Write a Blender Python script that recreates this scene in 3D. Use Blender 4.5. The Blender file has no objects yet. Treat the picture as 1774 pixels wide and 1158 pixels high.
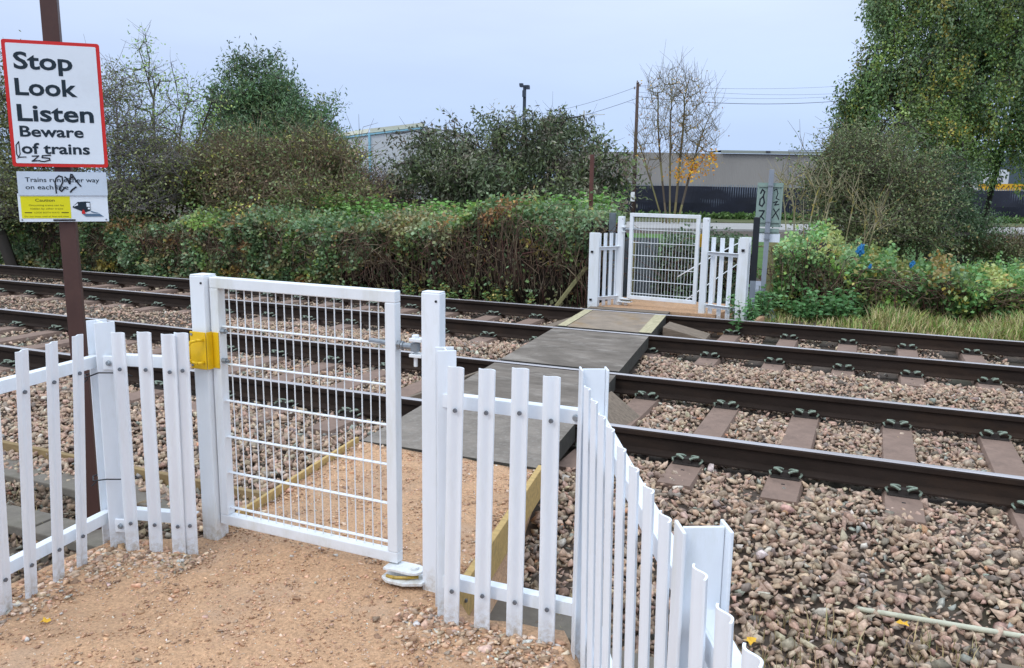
import bpy, bmesh, math, random
import numpy as np
from mathutils import Vector, Matrix

scn = bpy.context.scene
COL = scn.collection

# ------------------------------------------------------------------ camera
CAMP = np.array([0.0, 0.0, 1.5828])
_YAW, _PIT, _ROLL, FPX = -0.402975, 0.178672, 0.014630, 1444.693
def _axes():
    cy, sy, cp, sp = math.cos(_YAW), math.sin(_YAW), math.cos(_PIT), math.sin(_PIT)
    f = np.array([sy * cp, cy * cp, -sp]); r = np.array([cy, -sy, 0.0]); u = np.cross(r, f)
    c, s = math.cos(_ROLL), math.sin(_ROLL)
    return f, c * r + s * u, -s * r + c * u
FWD, RGT, UPV = _axes()
cam = bpy.data.cameras.new('camera'); camo = bpy.data.objects.new('camera', cam); COL.objects.link(camo)
camo.matrix_world = Matrix([[RGT[0], UPV[0], -FWD[0], CAMP[0]], [RGT[1], UPV[1], -FWD[1], CAMP[1]],
                            [RGT[2], UPV[2], -FWD[2], CAMP[2]], [0, 0, 0, 1]])
cam.sensor_fit = 'HORIZONTAL'; cam.sensor_width = 36.0; cam.lens = 36.0 * FPX / 1774.0
cam.clip_start = 0.05; cam.clip_end = 2000
scn.camera = camo
def ray(u, v):
    return FWD + RGT * ((u - 887) / FPX) - UPV * ((v - 579) / FPX)
def far(u, v, d):                       # a point d metres away along the view axis
    return CAMP + ray(u, v) * d
def at_y(u, v, y):
    r = ray(u, v); return CAMP + r * (y / r[1])

# ------------------------------------------------------------------ sky, sun, exposure
SUN_EL, SUN_AZ = math.radians(48), math.radians(200)     # direction towards the sun, azimuth from +Y clockwise
w = bpy.data.worlds.new('World'); scn.world = w; w.use_nodes = True
nt = w.node_tree; nt.nodes.clear()
def N(t, **k):
    n = nt.nodes.new(t)
    for a, b in k.items(): setattr(n, a, b)
    return n
out = N('ShaderNodeOutputWorld'); bg = N('ShaderNodeBackground'); bg.inputs['Strength'].default_value = 0.1
sky = N('ShaderNodeTexSky', sky_type='NISHITA', sun_disc=False); sky.sun_elevation = SUN_EL; sky.sun_rotation = SUN_AZ
tc = N('ShaderNodeTexCoord'); sep = N('ShaderNodeSeparateXYZ'); nt.links.new(tc.outputs['Generated'], sep.inputs[0])
rmp = N('ShaderNodeValToRGB'); nt.links.new(sep.outputs['Z'], rmp.inputs[0])
els = rmp.color_ramp.elements
els[0].position = 0.0; els[0].color = (0.180, 0.240, 0.362, 1)
els[1].position = 1.0; els[1].color = (0.56, 0.63, 0.72, 1)
e = els.new(0.10); e.color = (0.206, 0.258, 0.364, 1)
e = els.new(0.22); e.color = (0.256, 0.296, 0.372, 1)
e = els.new(0.55); e.color = (0.45, 0.51, 0.59, 1)
mul = N('ShaderNodeVectorMath', operation='SCALE'); mul.inputs['Scale'].default_value = 26.0
nt.links.new(rmp.outputs[0], mul.inputs[0])
noi = N('ShaderNodeTexNoise'); noi.inputs['Scale'].default_value = 1.5; noi.inputs['Detail'].default_value = 5
mp = N('ShaderNodeMapping'); mp.inputs['Scale'].default_value = (1, 1, 4.5)
nt.links.new(tc.outputs['Generated'], mp.inputs[0]); nt.links.new(mp.outputs[0], noi.inputs['Vector'])
mr = N('ShaderNodeMapRange'); mr.inputs['From Min'].default_value = .3; mr.inputs['From Max'].default_value = .7
mr.inputs['To Min'].default_value = .89; mr.inputs['To Max'].default_value = 1.08
nt.links.new(noi.outputs['Fac'], mr.inputs[0])
mul2 = N('ShaderNodeVectorMath', operation='SCALE'); nt.links.new(mul.outputs[0], mul2.inputs[0]); nt.links.new(mr.outputs[0], mul2.inputs['Scale'])
mix = N('ShaderNodeMix', data_type='RGBA'); mix.inputs['Factor'].default_value = 0.93
nt.links.new(sky.outputs[0], mix.inputs['A']); nt.links.new(mul2.outputs[0], mix.inputs['B'])
nt.links.new(mix.outputs['Result'], bg.inputs[0]); nt.links.new(bg.outputs[0], out.inputs[0])
sl = bpy.data.lights.new('sun', 'SUN'); sl.energy = 0.75; sl.angle = math.radians(18); sl.color = (1.0, 0.97, 0.93)
so = bpy.data.objects.new('sun', sl); COL.objects.link(so)
sd = Vector((math.sin(SUN_AZ) * math.cos(SUN_EL), math.cos(SUN_AZ) * math.cos(SUN_EL), math.sin(SUN_EL)))
so.rotation_euler = (-sd).to_track_quat('-Z', 'Y').to_euler(); so.location = (0, -5, 20)
scn.view_settings.view_transform = 'Standard'; scn.view_settings.look = 'None'
scn.view_settings.exposure = 0.16; scn.view_settings.gamma = 1.0; scn.view_settings.use_curve_mapping = False
scn.render.engine = 'CYCLES'
cy = scn.cycles; cy.use_denoising = True; cy.max_bounces = 6; cy.diffuse_bounces = 3; cy.transmission_bounces = 3
cy.caustics_reflective = False; cy.caustics_refractive = False
try: cy.denoising_prefilter = 'ACCURATE'
except Exception: pass

# ------------------------------------------------------------------ materials
MATS = {}
def mat(name, color, rough=0.7, metal=0.0, var=0.12, vscale=8.0, bump=0.0, bscale=60.0, spec=0.4, dirt=None, dscale=3.0, damt=0.4, stretch=None, mud=None):
    """procedural material: a base colour with noise variation, optional second stain colour and bump"""
    if name in MATS: return MATS[name]
    m = bpy.data.materials.new(name); m.use_nodes = True; t = m.node_tree; p = t.nodes['Principled BSDF']
    p.inputs['Roughness'].default_value = rough; p.inputs['Metallic'].default_value = metal
    p.inputs['Specular IOR Level'].default_value = spec
    c = t.nodes.new('ShaderNodeTexCoord'); n = t.nodes.new('ShaderNodeTexNoise')
    n.inputs['Scale'].default_value = vscale; n.inputs['Detail'].default_value = 8; n.inputs['Roughness'].default_value = .65
    src = c.outputs['Object']
    if stretch:
        q = t.nodes.new('ShaderNodeMapping'); q.inputs['Scale'].default_value = stretch
        t.links.new(src, q.inputs[0]); src = q.outputs[0]
    t.links.new(src, n.inputs['Vector'])
    r = t.nodes.new('ShaderNodeMapRange'); r.inputs['From Min'].default_value = .3; r.inputs['From Max'].default_value = .7
    r.inputs['To Min'].default_value = 1 - var; r.inputs['To Max'].default_value = 1 + var
    t.links.new(n.outputs['Fac'], r.inputs[0])
    s = t.nodes.new('ShaderNodeVectorMath'); s.operation = 'SCALE'; s.inputs[0].default_value = color[:3]
    t.links.new(r.outputs[0], s.inputs['Scale']); col = s.outputs[0]
    if dirt:
        n2 = t.nodes.new('ShaderNodeTexNoise'); n2.inputs['Scale'].default_value = dscale; n2.inputs['Detail'].default_value = 10; n2.inputs['Roughness'].default_value = .7
        t.links.new(src, n2.inputs['Vector'])
        r2 = t.nodes.new('ShaderNodeMapRange'); r2.inputs['From Min'].default_value = .5; r2.inputs['From Max'].default_value = .72
        r2.inputs['To Max'].default_value = damt; t.links.new(n2.outputs['Fac'], r2.inputs[0])
        mx = t.nodes.new('ShaderNodeMix'); mx.data_type = 'RGBA'; mx.inputs['B'].default_value = (*dirt[:3], 1)
        t.links.new(r2.outputs[0], mx.inputs['Factor']); t.links.new(col, mx.inputs['A']); col = mx.outputs['Result']
    if mud:                                  # splashed mud and algae on the lowest part, broken up by noise
        g = t.nodes.new('ShaderNodeNewGeometry'); sx = t.nodes.new('ShaderNodeSeparateXYZ'); t.links.new(g.outputs['Position'], sx.inputs[0])
        ra = t.nodes.new('ShaderNodeMapRange'); ra.inputs['From Min'].default_value = .07; ra.inputs['From Max'].default_value = -.06; t.links.new(sx.outputs['Z'], ra.inputs[0])
        nm = t.nodes.new('ShaderNodeTexNoise'); nm.inputs['Scale'].default_value = 34; nm.inputs['Detail'].default_value = 8; nm.inputs['Roughness'].default_value = .75; t.links.new(g.outputs['Position'], nm.inputs['Vector'])
        rb = t.nodes.new('ShaderNodeMapRange'); rb.inputs['From Min'].default_value = .42; rb.inputs['From Max'].default_value = .66; t.links.new(nm.outputs['Fac'], rb.inputs[0])
        mm = t.nodes.new('ShaderNodeMath'); mm.operation = 'MULTIPLY'; t.links.new(ra.outputs[0], mm.inputs[0]); t.links.new(rb.outputs[0], mm.inputs[1])
        mx = t.nodes.new('ShaderNodeMix'); mx.data_type = 'RGBA'; mx.inputs['B'].default_value = (*mud, 1); t.links.new(mm.outputs[0], mx.inputs['Factor']); t.links.new(col, mx.inputs['A']); col = mx.outputs['Result']
    t.links.new(col, p.inputs['Base Color'])
    if bump:
        n3 = t.nodes.new('ShaderNodeTexNoise'); n3.inputs['Scale'].default_value = bscale; n3.inputs['Detail'].default_value = 6
        t.links.new(src, n3.inputs['Vector']); b = t.nodes.new('ShaderNodeBump'); b.inputs['Strength'].default_value = bump; b.inputs['Distance'].default_value = .01
        t.links.new(n3.outputs['Fac'], b.inputs['Height']); t.links.new(b.outputs[0], p.inputs['Normal'])
    MATS[name] = m; return m
def attr_mat(name, rough=0.8, trans=0.0, nscale=0.0, namt=0.0, spec=.3, bump=0.0, bscale=60):
    """colour comes from the point attribute 'Col' (one colour for each stone, leaf or twig)"""
    if name in MATS: return MATS[name]
    m = bpy.data.materials.new(name); m.use_nodes = True; t = m.node_tree; p = t.nodes['Principled BSDF']
    a = t.nodes.new('ShaderNodeAttribute'); a.attribute_name = 'Col'; col = a.outputs['Color']
    p.inputs['Roughness'].default_value = rough; p.inputs['Specular IOR Level'].default_value = spec
    c = t.nodes.new('ShaderNodeTexCoord')
    if nscale:
        n = t.nodes.new('ShaderNodeTexNoise'); n.inputs['Scale'].default_value = nscale; n.inputs['Detail'].default_value = 6
        t.links.new(c.outputs['Object'], n.inputs['Vector'])
        r = t.nodes.new('ShaderNodeMapRange'); r.inputs['From Min'].default_value = .3; r.inputs['From Max'].default_value = .7
        r.inputs['To Min'].default_value = 1 - namt; r.inputs['To Max'].default_value = 1 + namt; t.links.new(n.outputs['Fac'], r.inputs[0])
        s = t.nodes.new('ShaderNodeVectorMath'); s.operation = 'SCALE'; t.links.new(col, s.inputs[0]); t.links.new(r.outputs[0], s.inputs['Scale']); col = s.outputs[0]
    t.links.new(col, p.inputs['Base Color'])
    if bump:
        n3 = t.nodes.new('ShaderNodeTexNoise'); n3.inputs['Scale'].default_value = bscale; n3.inputs['Detail'].default_value = 4
        t.links.new(c.outputs['Object'], n3.inputs['Vector']); b = t.nodes.new('ShaderNodeBump'); b.inputs['Strength'].default_value = bump; b.inputs['Distance'].default_value = .01
        t.links.new(n3.outputs['Fac'], b.inputs['Height']); t.links.new(b.outputs[0], p.inputs['Normal'])
    if trans:
        tr = t.nodes.new('ShaderNodeBsdfTranslucent'); t.links.new(col, tr.inputs['Color'])
        mx = t.nodes.new('ShaderNodeMixShader'); mx.inputs[0].default_value = trans
        t.links.new(p.outputs[0], mx.inputs[1]); t.links.new(tr.outputs[0], mx.inputs[2]); t.links.new(mx.outputs[0], t.nodes['Material Output'].inputs[0])
    MATS[name] = m; return m

WHITE = mat('white_paint', (0.82, 0.86, 0.91), rough=.45, var=.05, vscale=9, dirt=(.52, .53, .43), dscale=8, damt=.42, bump=.04, bscale=40, stretch=(1, 1, .22), mud=(.40, .31, .20))
WHITE2 = mat('old_white_paint', (0.79, 0.82, 0.85), rough=.45, var=.05, vscale=9, dirt=(.50, .48, .33), dscale=6.0, damt=.42, bump=.05, bscale=40, stretch=(1, 1, .22), mud=(.38, .31, .17))
GALV = mat('galvanised_steel', (.28, .31, .34), rough=.45, metal=.6, var=.2, vscale=30)
BOLT = mat('bolt_steel', (.17, .19, .22), rough=.5, metal=.5, var=.2, vscale=80)
YEL = mat('yellow_paint', (.80, .50, .01), rough=.4, var=.05, vscale=10, dirt=(.3, .2, .02), dscale=12, damt=.3)
BLACK = mat('black_plastic', (.012, .012, .015), rough=.5)
RAIL = mat('rusty_rail_steel', (.030, .021, .017), rough=.7, metal=.0, spec=.12, var=.3, vscale=6, dirt=(.055, .034, .023), dscale=5, damt=.7, bump=.15, bscale=90, stretch=(.4, 1, 1))
RAILTOP = mat('worn_rail_head', (.46, .44, .46), rough=.38, metal=.25, var=.15, vscale=4, dirt=(.20, .15, .13), dscale=9, damt=.4, stretch=(.08, 1, 1))
CONC = mat('stained_concrete_sleeper', (.235, .160, .125), rough=.85, var=.2, vscale=7, dirt=(.11, .075, .06), dscale=6, damt=.7, bump=.2, bscale=70)
LID = mat('grey_concrete', (.165, .145, .12), rough=.9, var=.2, vscale=9, dirt=(.12, .11, .08), dscale=7, damt=.7, bump=.3, bscale=80)
PINE = mat('treated_pine', (.50, .34, .13), rough=.75, var=.2, vscale=6, dirt=(.26, .20, .09), dscale=5, damt=.6, bump=.15, bscale=30, stretch=(1, 6, 6))
OLDWOOD = mat('weathered_timber', (.20, .155, .115), rough=.85, var=.3, vscale=6, dirt=(.07, .055, .045), dscale=5, damt=.7, bump=.35, bscale=26, stretch=(1, 7, 7))
MOSSWOOD = mat('mossy_timber', (.27, .25, .12), rough=.85, var=.3, vscale=6, dirt=(.12, .13, .05), dscale=5, damt=.7, bump=.3, bscale=30)
BROWNP = mat('brown_painted_steel', (.083, .040, .033), rough=.5, var=.12, vscale=5, dirt=(.12, .06, .045), dscale=6, damt=.4, bump=.03)
GREYP = mat('grey_painted_steel', (.26, .29, .34), rough=.5, var=.1, vscale=6)
SIGNW = mat('sign_white', (.80, .86, .93), rough=.35, var=.02, vscale=4, dirt=(.5, .52, .55), dscale=5, damt=.2)
SIGNG = mat('sign_grey_white', (.60, .68, .78), rough=.4, var=.03, vscale=4, dirt=(.42, .45, .48), dscale=5, damt=.35)
RED = mat('sign_red', (.66, .022, .018), rough=.4, var=.05)
INK = mat('sign_ink', (.006, .020, .034), rough=.5, var=.05)
MARK = mat('marker_ink', (.008, .012, .020), rough=.4, var=.05)
SYEL = mat('sign_yellow', (.80, .74, .008), rough=.45, var=.04)
INKY = mat('sign_olive_ink', (.08, .075, .004), rough=.5, var=.05)
LEAFM = attr_mat('leaf_surface', rough=.42, trans=.25, spec=.45)
BARK = attr_mat('bark_surface', rough=.9, spec=.15)
STONE = attr_mat('crushed_stone', rough=.9, nscale=55, namt=.34, spec=.25, bump=.25, bscale=140)

# ------------------------------------------------------------------ mesh helpers
def tag(o, label=None, cat=None, group=None, kind=None):
    if label: o['label'] = label
    if cat: o['category'] = cat
    if group: o['group'] = group
    if kind: o['kind'] = kind
    return o
def thing(name, label, cat, loc=(0, 0, 0), rz=0.0, group=None):
    o = bpy.data.objects.new(name, None); o.empty_display_size = .1; COL.objects.link(o)
    o.location = loc; o.rotation_euler = (0, 0, rz)
    return tag(o, label, cat, group)
def root_of(o):
    while o.parent: o = o.parent
    return o
class MB:
    """collects verts and faces, then links them as ONE mesh object"""
    def __init__(s): s.v = []; s.f = []; s.m = []; s.n = 0
    def add(s, vs, fs, mi=0):
        vs = [tuple(x) for x in vs]; b = s.n
        s.v += vs; s.f += [tuple(i + b for i in q) for q in fs]; s.m += [mi] * len(fs); s.n += len(vs); return s
    def box(s, c, d, rot=None, mi=0):
        c = Vector(c); h = Vector(d) / 2; vs = []
        for z in (-1, 1):
            for y in (-1, 1):
                for x in (-1, 1):
                    q = Vector((x * h.x, y * h.y, z * h.z)); vs.append(c + (rot @ q if rot else q))
        return s.add(vs, [(0, 2, 3, 1), (4, 5, 7, 6), (0, 1, 5, 4), (2, 6, 7, 3), (0, 4, 6, 2), (1, 3, 7, 5)], mi)
    def beam(s, p, q, wd, ht, mi=0, up=(0, 0, 1), taper=1.0):
        p, q = Vector(p), Vector(q); d = (q - p).normalized(); u = Vector(up)
        r = d.cross(u)
        if r.length < 1e-4: r = d.cross(Vector((1, 0, 0)))
        r.normalize(); u = r.cross(d)
        vs = []
        for e, k in ((p, 1.0), (q, taper)):
            vs += [e - r * wd / 2 * k - u * ht / 2 * k, e + r * wd / 2 * k - u * ht / 2 * k, e + r * wd / 2 * k + u * ht / 2 * k, e - r * wd / 2 * k + u * ht / 2 * k]
        return s.add(vs, [(3, 2, 1, 0), (4, 5, 6, 7), (0, 1, 5, 4), (1, 2, 6, 5), (2, 3, 7, 6), (3, 0, 4, 7)], mi)
    def cyl(s, p, q, r0, r1=None, n=10, mi=0, caps=True):
        r1 = r0 if r1 is None else r1; p, q = Vector(p), Vector(q); d = (q - p).normalized()
        a = d.orthogonal().normalized(); b = d.cross(a); vs = []
        for e, r in ((p, r0), (q, r1)):
            for i in range(n):
                t = 2 * math.pi * i / n; vs.append(e + (a * math.cos(t) + b * math.sin(t)) * r)
        fs = [(i, (i + 1) % n, n + (i + 1) % n, n + i) for i in range(n)]
        if caps: fs += [tuple(range(n - 1, -1, -1)), tuple(range(n, 2 * n))]
        return s.add(vs, fs, mi)
    def tube(s, pts, r, n=8, mi=0):
        for a, b in zip(pts[:-1], pts[1:]): s.cyl(a, b, r, r, n, mi)
        return s
    def prism(s, poly, p, q, ex, ey, mi=0):
        """extrude a closed 2-D outline (ex, ey axes) from p to q"""
        ex, ey, p, q = Vector(ex), Vector(ey), Vector(p), Vector(q); n = len(poly)
        vs = [e + ex * a + ey * b for e in (p, q) for a, b in poly]
        fs = [(i, (i + 1) % n, n + (i + 1) % n, n + i) for i in range(n)] + [tuple(range(n - 1, -1, -1)), tuple(range(n, 2 * n))]
        return s.add(vs, fs, mi)
    def build(s, name, mats, parent=None, bevel=0.0, smooth=False, origin=None, local=False):
        if not isinstance(mats, (list, tuple)): mats = [mats]
        o0 = Vector(origin) if origin is not None else Vector((0, 0, 0))
        if parent is not None and not local: o0 = Vector(root_of(parent).location)
        me = bpy.data.meshes.new(name); me.from_pydata([tuple(Vector(v) - o0) for v in s.v], [], s.f)
        for m in mats: me.materials.append(m)
        me.polygons.foreach_set('material_index', s.m)
        if smooth: me.polygons.foreach_set('use_smooth', [True] * len(s.f))
        bm = bmesh.new(); bm.from_mesh(me); bmesh.ops.recalc_face_normals(bm, faces=bm.faces); bm.to_mesh(me); bm.free()
        o = bpy.data.objects.new(name, me); COL.objects.link(o)
        if parent is not None: o.parent = parent
        else: o.location = o0
        if bevel:
            b = o.modifiers.new('bevel', 'BEVEL'); b.width = bevel; b.segments = 2; b.limit_method = 'ANGLE'
        return o
def npmesh(name, V, F, C, m, parent=None, origin=None):
    """big mesh from numpy arrays: V (n,3), F (k,3 or 4), C (n,3) colour of each vertex"""
    V = np.asarray(V, np.float32); F = np.asarray(F, np.int32); k = F.shape[1]
    if parent is not None: V = V - np.array(root_of(parent).location, np.float32)
    elif origin is not None: V = V - np.array(origin, np.float32)
    me = bpy.data.meshes.new(name); me.vertices.add(len(V)); me.vertices.foreach_set('co', V.ravel())
    me.loops.add(F.size); me.loops.foreach_set('vertex_index', F.ravel())
    me.polygons.add(len(F)); me.polygons.foreach_set('loop_start', np.arange(0, F.size, k, dtype=np.int32))
    me.polygons.foreach_set('loop_total', np.full(len(F), k, np.int32))
    me.update(calc_edges=True)
    a = me.attributes.new('Col', 'FLOAT_COLOR', 'POINT')
    a.data.foreach_set('color', np.hstack([np.clip(C, 0, 1), np.ones((len(V), 1))]).astype(np.float32).ravel())
    me.materials.append(m); o = bpy.data.objects.new(name, me); COL.objects.link(o)
    if parent is not None: o.parent = parent
    elif origin is not None: o.location = origin
    return o
def copy_tree(o, parent=None):
    c = o.copy(); COL.objects.link(c); c.parent = parent
    for ch in list(o.children): copy_tree(ch, c)
    return c
def rnd_unit(rng, n):
    v = rng.normal(size=(n, 3)); return v / np.linalg.norm(v, axis=1, keepdims=True)
def pick(rng, n, pal, jit=.22):
    """n colours drawn from [(rgb, weight)], each jittered in brightness"""
    cs = np.array([c for c, _ in pal], float); ws = np.array([x for _, x in pal], float); ws /= ws.sum()
    k = rng.choice(len(pal), n, p=ws)
    return cs[k] * (1 + rng.normal(0, jit, (n, 1))).clip(.45, 1.9) * (1 + rng.normal(0, .03, (n, 3)))

# ------------------------------------------------------------------ ground
_YS = [-60, 1.0, 2.9, 3.5, 4.05, 4.55, 5.0, 7.0, 7.3, 7.72, 8.2, 8.5, 10.4, 10.9, 11.5, 14.0, 22, 40, 60, 700]
_ZS = [-.50, -.50, -.45, -.40, -.28, -.195, -.205, -.212, -.19, -.15, -.18, -.225, -.225, -.19, -.17, -.20, -.38, -.62, -.66, -.9]
def gz(x, y): return np.interp(y, _YS, _ZS) + 0 * x
XL = lambda y: -2.80 - .085 * (y - 4.2)          # left and right edge of the footway over the boards
XR = lambda y: -1.625 - .105 * (y - 4.2)
RY = [5.241, 6.748, 8.696, 10.203]

rng = np.random.default_rng(3)
def ground_sheet():
    xs = np.concatenate([[-900, -400, -200, -100, -60, -40, -25], np.arange(-18, 6.01, .3), [8, 12, 20, 40, 80, 200, 400, 900]])
    ys = np.concatenate([[-60, -30, -10, -3], np.arange(0, 15, .15), [16, 18, 20, 22, 25, 30, 35, 40, 45, 50, 60, 80, 120, 200, 400, 900]])
    X, Y = np.meshgrid(xs, ys, indexing='ij'); Z = gz(X, Y)
    near = (np.abs(X + 6) < 12.5) & (Y > 0) & (Y < 15); Z = Z - near * .012 + near * rng.normal(0, .006, X.shape)
    V = np.stack([X, Y, Z], -1).reshape(-1, 3); a, b = X.shape
    i = np.arange(a - 1)[:, None] * b + np.arange(b - 1)[None]; i = i.ravel()
    F = np.stack([i, i + b, i + b + 1, i + 1], 1)
    m = mat('dark_earth', (.075, .056, .043), rough=.95, var=.35, vscale=14, dirt=(.035, .04, .018), dscale=1.3, damt=.8, bump=.6, bscale=50)
    o = npmesh('ground', V, F, np.full((len(V), 3), .1), m); tag(o, kind='structure'); return o
ground_sheet()

# ------------------------------------------------------------------ stones
def hull_variants(k, npts, flat, seed):
    r = np.random.default_rng(seed); outv = []
    for _ in range(k):
        bm = bmesh.new(); p = rnd_unit(r, npts); p = np.sign(p) * np.abs(p) ** .8; p = p / np.abs(p).max() * np.array([1, r.uniform(.55, .88), r.uniform(*flat)]) * r.uniform(.78, 1.0, (npts, 1))
        for q in p: bm.verts.new(q)
        rs = bmesh.ops.convex_hull(bm, input=bm.verts)
        junk = [g for g in rs['geom_interior'] if isinstance(g, bmesh.types.BMVert)]
        if junk: bmesh.ops.delete(bm, geom=junk, context='VERTS')
        bmesh.ops.triangulate(bm, faces=bm.faces); bm.verts.index_update()
        outv.append((np.array([v.co[:] for v in bm.verts]), np.array([[v.index for v in f.verts] for f in bm.faces]))); bm.free()
    return outv
def scatter_stones(P, size, cols, variants, r, tilt=.45):
    """P (n,3) centres, size (n,) half lengths -> merged arrays"""
    n = len(P); k = r.integers(0, len(variants), n); Vs, Fs, Cs = [], [], []; base = 0
    for vi, (v, f) in enumerate(variants):
        ix = np.where(k == vi)[0]
        if not len(ix): continue
        m = len(ix); az = r.uniform(0, 6.283, m); tx = r.normal(0, tilt, m); ty = r.normal(0, tilt, m)
        q = v[None] * (size[ix][:, None, None])
        y1 = q[..., 1] * np.cos(tx)[:, None] - q[..., 2] * np.sin(tx)[:, None]; z1 = q[..., 1] * np.sin(tx)[:, None] + q[..., 2] * np.cos(tx)[:, None]
        x2 = q[..., 0] * np.cos(ty)[:, None] + z1 * np.sin(ty)[:, None]; z2 = -q[..., 0] * np.sin(ty)[:, None] + z1 * np.cos(ty)[:, None]
        x3 = x2 * np.cos(az)[:, None] - y1 * np.sin(az)[:, None]; y3 = x2 * np.sin(az)[:, None] + y1 * np.cos(az)[:, None]
        W = np.stack([x3, y3, z2], -1) + P[ix][:, None, :]
        Vs.append(W.reshape(-1, 3)); Cs.append(np.repeat(cols[ix], len(v), 0))
        Fs.append((f[None] + (np.arange(m) * len(v))[:, None, None] + base).reshape(-1, 3)); base += m * len(v)
    return np.concatenate(Vs), np.concatenate(Fs), np.concatenate(Cs)
SLP = 0.633; SLX = [-1.61 + SLP * i for i in range(-22, 10)]
def ballast():
    r = np.random.default_rng(11)
    def grid(x0, x1, y0, y1, s):
        X, Y = np.meshgrid(np.arange(x0, x1, s), np.arange(y0, y1, s)); P = np.stack([X.ravel(), Y.ravel()], 1)
        return P + r.uniform(-.5, .5, P.shape) * s * 1.15
    parts = [grid(-7.2, 4.0, 2.3, 8.5, .0272), grid(-17, -7.2, 3.0, 11.2, .052), grid(-7.2, 4.0, 8.5, 11.25, .040)]
    P = np.concatenate(parts); x, y = P.T
    keep = np.ones(len(P), bool)
    for ry in RY: keep &= np.abs(y - ry) > .07
    foot = (x > XL(y) - .03) & (x < XR(y) + .03) & (y > 2.5) & (y < 10.9); keep &= ~foot
    for c, yy in ((5.995, 1), (9.45, 2)):
        d = np.abs((x - SLX[0] + SLP / 2) % SLP - SLP / 2)
        on = (np.abs(y - c) < 1.27) & (d < .105); keep &= ~(on & (r.uniform(size=len(P)) > np.where(np.abs(y - c) > 1.04, .80, .03)))
    # thin dark strip beyond the fences, nearer than the shoulder
    keep &= ~((y < 3.0) & (x < -3.0) & (r.uniform(size=len(P)) > .55)) & ~((y > 11) & (r.uniform(size=len(P)) > .6))
    keep &= ~((x > -3.1) & (x < -.85) & (y < 2.62)) & ~((y < 2.62 - (x + .85) * 1.93) & (x > -.85)) & ~((x < -2.9) & (y < 2.3) & (x > -3.05))
    P = P[keep]; x, y = P.T; n = len(P)
    size = np.exp(r.normal(math.log(.0252), .33, n)).clip(.011, .050) * np.where(y < 4.7, 1.08, .98)
    z = gz(x, y) + r.uniform(-.020, .020, n) + size * .15
    lumps = .018 * np.sin(x * 5.1 + 1.3 * np.sin(y * 3)) * np.sin(y * 4.3 + x)
    z = z + np.where((y > 5) & (y < 7) | (y > 8.6) & (y < 10.4), 0.4, 1) * lumps
    pal = [((.48, .336, .247), 5), ((.42, .296, .22), 4), ((.55, .408, .302), 3), ((.35, .258, .197), 3.5), ((.46, .37, .27), 3), ((.25, .205, .17), 1.5),
           ((.33, .335, .285), .5), ((.47, .31, .235), .8), ((.60, .54, .46), .35), ((.55, .30, .18), .08)]
    C = pick(r, n, pal, .12)
    dark = (y < 3.55 + .15 * np.sin(x * 4)) & (x < -2.9); C[dark] *= np.array([.42, .42, .40])      # dirtier, older stone behind the fence
    old = (y < 3.6) & (x > -1.6) & (x < -.4); C[old] *= np.array([.62, .60, .60])
    green = (y < 3.4) & (x > .0); C[green] *= np.array([.80, .84, .74])
    V, F, Cc = scatter_stones(np.stack([x, y, z], 1), size, C, hull_variants(50, 8, (.42, .74), 5), r, .5)
    o = npmesh('ballast', V, F, Cc, STONE)
    tag(o, 'pinkish brown crushed stone ballast packed around the rails and sleepers', 'ballast', kind='stuff')
ballast()

# ------------------------------------------------------------------ rails, sleepers, clips
def rails():
    prof = [(-.07, -.159), (.07, -.159), (.07, -.147), (.012, -.128), (.010, -.050), (.033, -.040), (.035, -.012), (.030, -.003), (.018, 0), (-.018, 0), (-.030, -.003), (-.035, -.012), (-.033, -.040), (-.010, -.050), (-.012, -.128), (-.07, -.147)]
    labs = ['dark steel rail nearest the white fence, front rail of the near track', 'dark steel rail of the near track, second from the white fence',
            'dark steel rail of the far track, third from the white fence', 'dark steel rail nearest the bramble hedge, farthest of the four']
    for ry, lb in zip(RY, labs):
        b = MB(); n = len(prof); b.prism(prof, (-60, ry, 0), (25, ry, 0), (0, 1, 0), (0, 0, 1))
        for i in range(n):
            if i in (7, 8, 9): b.m[i] = 1
        o = b.build('rail', [RAIL, RAILTOP], origin=(-2, ry, 0)); tag(o, lb, 'rail', 'running rails of the two tracks')
rails()
CLIPM = mat('rail_clip_steel', (.24, .29, .23), rough=.45, metal=.3, var=.3, vscale=60, dirt=(.06, .045, .03), dscale=40, damt=.8)
SHO = mat('clip_housing', (.035, .028, .024), rough=.7, var=.3, vscale=30)
def sleeper_proto():
    root = thing('sleeper', '', 'sleeper')
    b = MB(); prof = [(-.12, -.2), (.12, -.2), (.11, -.03), (.098, 0), (-.098, 0), (-.11, -.03)]
    b.prism(prof, (0, -1.25, -.168), (0, 1.25, -.168), (1, 0, 0), (0, 0, 1))
    for s in (-.98, -.62, .62, .98): b.box((0, s, -.1675), (.02, .012, .003), mi=1)
    b.build('concrete_body', [CONC, BLACK], root, local=True)
    def clip(yc, sg):
        c = MB(); c.box((0, yc, -.150), (.055, .05, .045), mi=1); c.box((0, yc + sg * .0, -.166), (.17, .09, .012), mi=1)
        for s in (-1, 1):
            pts = [Vector((s * (.018 + .052 * (1 - abs(math.cos(a)))), yc + .034 * math.cos(a), -.133 + .016 * math.sin(a * 1.0))) for a in np.linspace(.25, 2.9, 9)]
            c.tube(pts, .0085, 6)
            c.tube([Vector((s * .085, yc + .04, -.145)), Vector((s * .095, yc, -.140)), Vector((s * .085, yc - .035, -.148))], .007, 5)
        return c
    me = None
    for rr in (-.7535, .7535):
        for sg in (-1, 1):
            o = clip(rr + sg * .092, sg).build('rail_clip', [CLIPM, SHO], root, local=True)
    return root
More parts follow.
